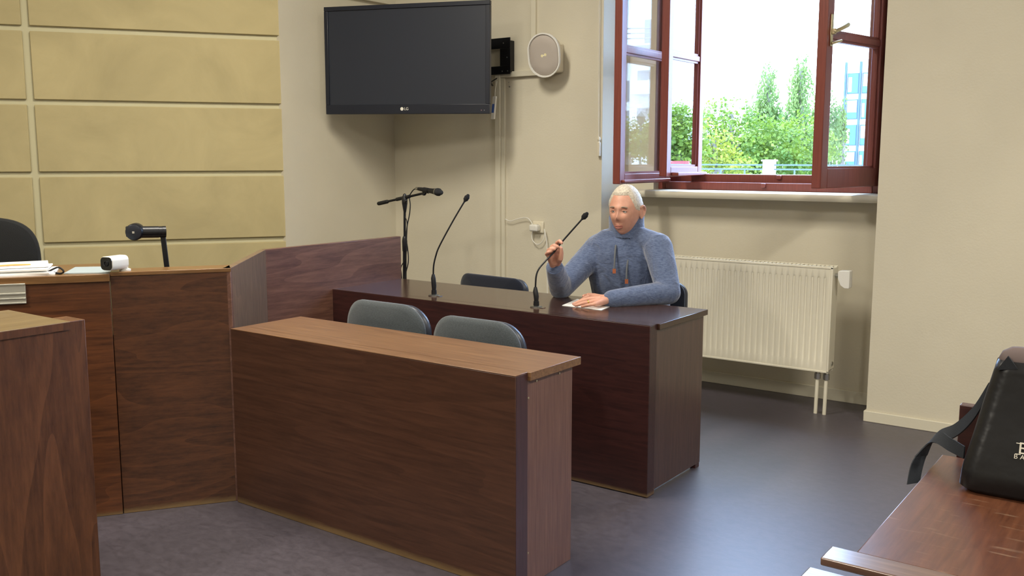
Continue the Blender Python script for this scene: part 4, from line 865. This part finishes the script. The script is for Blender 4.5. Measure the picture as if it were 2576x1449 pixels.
# short grey hair: a cap over the skull, open at the face
hm_ = MB(); nu, nv = 60, 40; inner = []; outer = []
def cut(a):
    """lowest elevation of the hair for azimuth a"""
    k = abs(math.atan2(math.sin(a), math.cos(a)))
    if k < .75: return .72
    if k < 1.15: return .72-(k-.75)/.4*.62
    if k < 1.55: return .10-(k-1.15)/.4*.12
    if k < 1.95: return .10
    return .10-(k-1.95)/1.19*.75
ringsO = []
for i in range(nv+1):
    row = []
    for j in range(nu):
        a = 2*math.pi*j/nu; lo_ = cut(a); b = lo_+(math.pi/2-.02-lo_)*i/nv; p_ = head_pt(a, b); n_ = (p_-HC).normalized()
        row.append(p_+n_*(.0075*min(1, i/5)+.002*math.sin(j*2.3)*math.sin(i*1.3)))
    ringsO.append(row)
hm_.loft([[HC+(q-HC)*.965 for q in ringsO[0]]]+ringsO)
me = bpy.data.meshes.new('hair'); me.from_pydata([tuple(q) for q in hm_.v], [], hm_.f)
for q in me.polygons: q.use_smooth = True
part('hair', me, M['hair'])
def simple(name, mb, m, par=None):
    me = bpy.data.meshes.new(name); me.from_pydata([tuple(q) for q in mb.v], [], mb.f)
    for q in me.polygons: q.use_smooth = True
    return mesh_obj(name, me, m, par or person, ROOT)
E_ = Matrix((HL, HF, HU)).transposed()
for s in (-1, 1):
    ec = HC+HL*(.029*s)+HF*.079+HU*.006
    ey = simple('eye', MB().ell(ec, .0105, .0105, .0095, E_, 18, 12), mat('eye_white', (224, 220, 214), .25))
    simple('iris', MB().ell(ec+HF*.0065, .0048, .0048, .0048, E_, 14, 10), mat('iris_grey', (70, 84, 92), .2), ey)
    simple('eyelid', MB().tube(spline([ec+HL*(-.014)+HF*.006+HU*.002, ec+HF*.0105+HU*.0062, ec+HL*.014+HF*.004+HU*.002], 5), .0036, 8, True), M['skin'])
    simple('eyebrow', MB().tube(spline([ec+HL*(-.016)+HF*.012+HU*.019, ec+HF*.015+HU*.023, ec+HL*.018+HF*.008+HU*.018], 5), [.0022]+[.0036]*8+[.0036]+[.0018], 8, True), mat('eyebrow_grey', (150, 132, 116), .8))
lipm = mat('lip', (172, 104, 94), .5)
lp = HC+HF*.0965-HU*.068
simple('lips', MB().tube(spline([lp-HL*.022-HF*.010, lp-HL*.009+HU*.0028, lp+HU*.001, lp+HL*.009+HU*.0028, lp+HL*.022-HF*.010], 4), [.001]+[.0024]*15+[.001], 8, True).tube(spline([lp-HL*.019-HF*.009-HU*.005, lp-HU*.009-HF*.001, lp+HL*.019-HF*.009-HU*.005], 5), [.001]+[.0032]*9+[.001], 8, True), lipm)
rc, rd = HM['ring']; simple('wedding_ring', MB().tube([rc-rd*.003, rc+rd*.003], .0118, 20), M['gold'])
for k, (t_, d_) in enumerate(HM['nails']):
    up_ = (Zv-d_*d_.z).normalized(); sd = d_.cross(up_); simple('fingernail', MB().ell(t_+up_*.0062+d_*.003, .0045, .006, .0012, Matrix((sd, d_, up_)).transposed(), 12, 8), mat('nail', (222, 176, 160), .35))
# ------------------------------------------------------------------ outside
GZ = -.35
tag(MB().box(-90, 90, 6.35, 160, GZ-.2, GZ).build('street_ground', mat('asphalt', (120, 120, 116), .9)), 'pale grey paved ground outside the window', 'ground')['kind'] = 'structure'
def leafmat(name, a, b):
    m = bpy.data.materials.new(name); m.use_nodes = True; t = m.node_tree; N = t.nodes.new; Lk = t.links.new; bs = t.nodes['Principled BSDF']
    tcn = N('ShaderNodeTexCoord'); n = N('ShaderNodeTexNoise'); n.inputs['Scale'].default_value = 1.4; n.inputs['Detail'].default_value = 6; n.inputs['Roughness'].default_value = .8; Lk(tcn.outputs['Object'], n.inputs['Vector'])
    r = N('ShaderNodeValToRGB'); r.color_ramp.elements[0].position = .35; r.color_ramp.elements[1].position = .66; r.color_ramp.elements[0].color = (*lin(a), 1); r.color_ramp.elements[1].color = (*lin(b), 1); Lk(n.outputs[0], r.inputs[0])
    Lk(r.outputs[0], bs.inputs['Base Color']); bs.inputs['Roughness'].default_value = .7
    tl = N('ShaderNodeBsdfTranslucent'); Lk(r.outputs[0], tl.inputs[0]); mx = N('ShaderNodeMixShader'); mx.inputs[0].default_value = .4
    out = [q for q in t.nodes if q.type == 'OUTPUT_MATERIAL'][0]; Lk(bs.outputs[0], mx.inputs[1]); Lk(tl.outputs[0], mx.inputs[2]); Lk(mx.outputs[0], out.inputs[0]); return m
LG = leafmat('leaf_green', (52, 88, 26), (128, 142, 46)); LB = leafmat('leaf_birch', (70, 100, 46), (126, 140, 70)); LY = leafmat('leaf_yellow', (78, 106, 32), (156, 152, 50))
BK = mat('bark', (120, 112, 100), .9, noise=(6, .5))
def tree(name, x, y, crown, m, label, n, ls, droop=0, cat='tree'):
    """crown = list of ellipsoids (dx,dy,z,rx,rz)"""
    o = thing(name, (x, y, GZ), label, cat); rnd = random.Random(int(x*100+y*7))
    top = max(c[2] for c in crown)
    tk = MB(); tk.tube(spline([(x, y, GZ), (x+.1, y, GZ+(top-GZ)*.5), (x, y, top)], 5), [.16]*4+[.12]*3+[.06]*4, 8)
    for c in crown: tk.tube([(x, y, GZ+(c[2]-GZ)*.6), (x+c[0], y+c[1], c[2])], [.05, .02], 6)
    tk.build('trunk', BK, o, smooth=True)
    lf = MB(); V = []; F = []
    tot = sum(c[3]*c[3]*c[4] for c in crown)
    for dx, dy, z, rx, rz in crown:
        cnt = int(n*rx*rx*rz/tot); per = 16 if droop else 22
        for _ in range(max(1, cnt//per)):
            while True:
                p_ = Vector((rnd.uniform(-1,1), rnd.uniform(-1,1), rnd.uniform(-1,1)))
                if .3 < p_.length < 1.05: break
            q0 = Vector((x+dx+p_.x*rx, y+dy+p_.y*rx, z+p_.z*rz)); sx_, sy_ = rnd.gauss(0,.12), rnd.gauss(0,.12)
            for k_ in range(per):
                if droop: q = q0+Vector((sx_*k_*ls*.5+rnd.gauss(0,ls*.5), sy_*k_*ls*.5+rnd.gauss(0,ls*.5), -k_*ls*.55))
                else: q = q0+Vector((rnd.gauss(0,ls*1.5), rnd.gauss(0,ls*1.5), rnd.gauss(0,ls*.8)))
                a = Vector((rnd.gauss(0,1), rnd.gauss(0,1), rnd.gauss(0,.5))).normalized(); b = a.cross(Vector((rnd.gauss(0,1), rnd.gauss(0,1), rnd.gauss(0,1)))).normalized()
                s = ls*rnd.uniform(.6, 1.3)
                if droop: b = Vector((b.x*.3, b.y*.3, -1)).normalized(); sb = s*droop*.6
                else: sb = s
                k = len(V); V += [q-a*s*.5, q-b*sb*.35, q+a*s*.5, q+b*sb*.5]; F.append((k, k+1, k+2, k+3))
    lf.add(V, F); fo = lf.build('foliage', m, o); fo['kind'] = 'stuff'
    return o
def tp(px, Y): P = atY(px, 400, Y); return P.x, Y
def zz(py, px, Y): return atY(px, py, Y).z
x, y = tp(1835, 24); tree('leafy_tree', x, y, [(-.5,0,zz(330,1835,24),.85,.7),(.3,0,zz(350,1835,24),.9,.9),(-.3,.5,zz(400,1835,24),1.2,.8),(.9,-.2,zz(395,1900,24),1.2,.8),(1.6,.2,zz(380,1960,24),1.0,.9),(-.35,.2,zz(285,1815,24),.35,.55)], LG, 'broad bright green tree behind the white fence post', 11000, .095)
x, y = tp(1795, 21); tree('leafy_tree', x, y, [(0,0,zz(390,1795,21),.55,.6),(-.1,0,zz(350,1800,21),.35,.5),(.2,.2,zz(420,1795,21),.7,.4)], LY, 'small yellowing tree at the fence', 1900, .08)
x, y = tp(1925, 30); tree('birch_tree', x, y, [(0,0,zz(250,1925,30),.36,.9),(-.25,0,zz(320,1925,30),.5,1.2),(.35,0,zz(330,1925,30),.42,1.0),(0,0,zz(190,1925,30),.24,.5)], LB, 'drooping birch between the broad tree and the tall birch', 7500, .075, 2.2)
x, y = tp(2005, 28); tree('birch_tree', x, y, [(0,0,zz(170,2005,28),.20,.5),(0,0,zz(225,2005,28),.34,.9),(-.05,0,zz(310,2005,28),.42,1.0),(.1,0,zz(380,2005,28),.6,.9)], LB, 'tallest slender birch outside the open window', 8500, .075, 2.2)
x, y = tp(2062, 32); tree('birch_tree', x, y, [(0,0,zz(240,2055,32),.28,.6),(.1,0,zz(300,2055,32),.5,1.1),(0,0,zz(370,2055,32),.6,.9)], LB, 'pale birch partly behind the right casement', 5000, .085, 2.0)
x, y = tp(2112, 36); tree('birch_tree', x, y, [(0,0,zz(270,2112,36),.14,.5),(0,0,zz(320,2112,36),.22,.7)], LB, 'thin birch before the glass office building', 1200, .1, 2.0)
x, y = tp(1704, 18); tree('leafy_tree', x, y, [(0,0,zz(320,1708,18),.45,.5),(-.25,0,zz(365,1690,18),.5,.5),(.1,.1,zz(375,1720,18),.4,.45),(0,0,zz(285,1708,18),.25,.28)], LG, 'round green tree seen through the left casement glass', 4500, .1)
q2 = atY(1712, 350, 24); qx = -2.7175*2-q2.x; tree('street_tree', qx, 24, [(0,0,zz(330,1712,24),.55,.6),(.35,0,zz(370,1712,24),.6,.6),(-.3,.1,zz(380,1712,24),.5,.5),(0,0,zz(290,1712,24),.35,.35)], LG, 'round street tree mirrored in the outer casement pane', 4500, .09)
# fence
YF2 = 15.0
def fz(py): return atY(1935, py, YF2).z
p0 = atY(1936, 404, YF2); pw_ = .17
o = thing('fence_post', (p0.x, YF2, GZ), 'white masonry fence post outside the window', 'post')
MB().box(p0.x-pw_/2, p0.x+pw_/2, YF2-pw_/2, YF2+pw_/2, GZ, fz(406)).build('shaft', M['white'], o, bevel=.01)
MB().box(p0.x-pw_/2-.02, p0.x+pw_/2+.02, YF2-pw_/2-.02, YF2+pw_/2+.02, fz(406), fz(402)).build('cap', M['white'], o, bevel=.008)
iron = mat('fence_iron', (70, 84, 86), .5)
o = thing('iron_fence', (p0.x, YF2, GZ), 'dark iron railing joined to the white fence post', 'fence')
for py in (415, 426, 470, 500):
    MB().box(p0.x-6, p0.x-pw_/2, YF2-.012, YF2+.012, fz(py)-.012, fz(py)+.012).build('rail', iron, o)
    MB().box(p0.x+pw_/2, p0.x+6, YF2-.012, YF2+.012, fz(py)-.012, fz(py)+.012).build('rail', iron, o)
for k in range(-14, 15):
    if k: MB().box(p0.x+k*.42-.011, p0.x+k*.42+.011, YF2-.01, YF2+.01, GZ, fz(408 if k % 3 == 0 else 424)).build('baluster', iron, o)
a = atY(1684, 405, 16.5); b = atY(1733, 419, 16.5)
tag(MB().box(a.x, b.x, 16.5, 16.53, b.z, a.z).build('banner', mat('red_cloth', (196, 48, 58), .7)), 'red banner seen through the left casement', 'banner')
tag(MB().box(a.x, a.x+.04, 16.53, 16.57, GZ, a.z).build('banner_post', iron), 'thin dark post behind the red banner', 'post')
# glass office building far behind the right casement
YO = 95; wf = mat('white_render', (236, 238, 238), .7); wg = mat('office_glass', (66, 116, 150), .3); wk = mat('dark_mullion', (60, 84, 100), .5); bl = mat('white_blind', (240, 240, 236), .8)
ox = lambda px: atY(px, 300, YO).x
oz = lambda py: atY(2150, py, YO).z
o = thing('office_building', (ox(2160), YO, GZ), 'glass-fronted office building with blue panes and white floor bands', 'building')
MB().box(ox(2122), ox(2290), YO, YO+14, GZ, oz(152)).build('wall', wf, o)
edges = [2124, 2161, 2192, 2226, 2262]
for fl, (pt_, pb_) in enumerate(((184, 236), (250, 300), (314, 366), (380, 420))):
    for i in range(4):
        x0_, x1_ = ox(edges[i])+.15, ox(edges[i+1])-.15; z1_, z0_ = oz(pt_), oz(pb_)
        wnd = MB().box(x0_, x1_, YO-.06, YO, z0_, z1_).build('window', wk, o)
        MB().box(x0_+.06, x1_-.06, YO-.09, YO-.06, z0_+.06, z1_-.06).build('pane', wg, wnd)
        if (fl+i) % 2: MB().box(x0_+.1, x1_-.1, YO-.13, YO-.1, z0_+(z1_-z0_)*.35, z1_-.12).build('blind', bl, wnd)
        else: MB().box(x0_+.1, x0_+(x1_-x0_)*.4, YO-.13, YO-.1, z0_+(z1_-z0_)*.1, z1_-.4).build('blind', bl, wnd)
for e in edges: MB().box(ox(e)-.09, ox(e)+.09, YO-.3, YO, GZ, oz(156)).build('mullion', wk, o)
# white apartment block behind the left casement
YA = 48
o = thing('apartment_block', (atY(1690, 400, YA).x, YA, GZ), 'white apartment block with a red-framed blue window', 'building')
ax0, ax1 = atY(1500, 400, YA).x, atY(1766, 400, YA).x
MB().box(ax0, ax1, YA, YA+10, GZ, 13).build('wall', wf, o)
wa, wb = atY(1684, 190, YA), atY(1706, 226, YA)
wn = MB().box(wa.x, wb.x, YA-.06, YA, wb.z, wa.z).build('window', mat('red_frame', (190, 60, 80), .5), o)
MB().box(wa.x+.05, wb.x-.09, YA-.1, YA-.06, wb.z+.06, wa.z-.06).build('pane', mat('blue_pane', (110, 150, 220), .3), wn)
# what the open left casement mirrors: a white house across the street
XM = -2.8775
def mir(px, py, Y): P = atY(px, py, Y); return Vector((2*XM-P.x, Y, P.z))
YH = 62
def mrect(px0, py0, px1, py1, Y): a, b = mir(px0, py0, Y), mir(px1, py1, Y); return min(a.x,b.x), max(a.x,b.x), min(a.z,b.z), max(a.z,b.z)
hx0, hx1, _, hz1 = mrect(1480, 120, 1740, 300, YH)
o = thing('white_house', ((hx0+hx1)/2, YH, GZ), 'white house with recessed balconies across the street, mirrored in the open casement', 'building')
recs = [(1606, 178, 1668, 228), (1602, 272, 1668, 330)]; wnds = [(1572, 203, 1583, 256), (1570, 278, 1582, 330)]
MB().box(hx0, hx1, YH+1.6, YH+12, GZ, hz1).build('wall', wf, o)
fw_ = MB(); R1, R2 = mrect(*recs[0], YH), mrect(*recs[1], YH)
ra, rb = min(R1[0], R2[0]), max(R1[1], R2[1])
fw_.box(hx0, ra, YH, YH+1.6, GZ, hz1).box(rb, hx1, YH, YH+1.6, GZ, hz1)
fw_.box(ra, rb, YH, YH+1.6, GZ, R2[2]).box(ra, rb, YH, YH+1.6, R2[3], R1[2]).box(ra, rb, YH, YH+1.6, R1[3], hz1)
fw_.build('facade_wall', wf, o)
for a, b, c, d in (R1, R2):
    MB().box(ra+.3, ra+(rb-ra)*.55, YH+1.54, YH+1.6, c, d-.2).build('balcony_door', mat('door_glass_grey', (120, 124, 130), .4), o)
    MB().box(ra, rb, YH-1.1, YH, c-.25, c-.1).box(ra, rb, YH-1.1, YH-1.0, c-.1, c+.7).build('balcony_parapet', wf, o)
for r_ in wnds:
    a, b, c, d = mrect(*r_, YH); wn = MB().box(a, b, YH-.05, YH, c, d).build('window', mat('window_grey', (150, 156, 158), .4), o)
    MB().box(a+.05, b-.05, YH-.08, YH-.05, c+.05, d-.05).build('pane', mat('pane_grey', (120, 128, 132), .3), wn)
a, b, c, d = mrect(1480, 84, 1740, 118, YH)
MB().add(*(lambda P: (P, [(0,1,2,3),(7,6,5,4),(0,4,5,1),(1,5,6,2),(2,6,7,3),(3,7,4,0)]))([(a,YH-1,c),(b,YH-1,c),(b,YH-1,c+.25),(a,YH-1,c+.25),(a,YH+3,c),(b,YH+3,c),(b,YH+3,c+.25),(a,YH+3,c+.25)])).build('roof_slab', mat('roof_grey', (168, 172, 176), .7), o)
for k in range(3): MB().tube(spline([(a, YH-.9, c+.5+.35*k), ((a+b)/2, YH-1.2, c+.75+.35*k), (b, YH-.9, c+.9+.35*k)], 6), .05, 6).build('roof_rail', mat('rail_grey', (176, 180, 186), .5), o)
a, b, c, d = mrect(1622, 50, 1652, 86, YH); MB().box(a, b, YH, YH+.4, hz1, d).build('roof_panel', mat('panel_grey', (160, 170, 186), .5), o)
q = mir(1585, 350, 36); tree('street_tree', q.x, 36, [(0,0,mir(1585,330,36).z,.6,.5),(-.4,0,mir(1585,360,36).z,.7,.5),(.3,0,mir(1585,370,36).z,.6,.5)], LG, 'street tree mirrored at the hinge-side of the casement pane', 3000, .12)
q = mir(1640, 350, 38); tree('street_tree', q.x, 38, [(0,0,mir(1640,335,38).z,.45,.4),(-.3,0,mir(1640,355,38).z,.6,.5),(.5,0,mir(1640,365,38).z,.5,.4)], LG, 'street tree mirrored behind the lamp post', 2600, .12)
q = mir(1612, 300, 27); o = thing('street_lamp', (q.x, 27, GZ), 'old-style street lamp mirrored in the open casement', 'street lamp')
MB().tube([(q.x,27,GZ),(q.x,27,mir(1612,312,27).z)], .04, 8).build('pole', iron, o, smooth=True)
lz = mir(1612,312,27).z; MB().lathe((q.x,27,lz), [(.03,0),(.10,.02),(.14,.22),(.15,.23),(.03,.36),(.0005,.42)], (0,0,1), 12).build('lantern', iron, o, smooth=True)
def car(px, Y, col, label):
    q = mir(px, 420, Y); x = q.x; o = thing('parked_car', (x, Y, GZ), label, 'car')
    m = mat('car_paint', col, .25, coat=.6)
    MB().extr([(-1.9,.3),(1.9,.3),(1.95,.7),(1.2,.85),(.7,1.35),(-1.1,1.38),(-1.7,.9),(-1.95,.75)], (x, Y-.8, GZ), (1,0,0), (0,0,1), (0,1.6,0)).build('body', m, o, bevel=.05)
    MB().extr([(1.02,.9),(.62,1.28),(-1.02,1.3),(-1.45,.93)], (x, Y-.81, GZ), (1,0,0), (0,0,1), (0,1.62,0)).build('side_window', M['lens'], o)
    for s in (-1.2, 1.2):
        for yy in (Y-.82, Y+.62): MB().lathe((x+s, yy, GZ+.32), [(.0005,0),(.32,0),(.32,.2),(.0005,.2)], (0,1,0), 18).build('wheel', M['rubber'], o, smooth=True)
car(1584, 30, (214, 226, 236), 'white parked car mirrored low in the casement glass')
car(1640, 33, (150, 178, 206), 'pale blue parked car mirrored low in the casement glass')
for o in list(scene.objects):
    if '_o' in o: del o['_o']
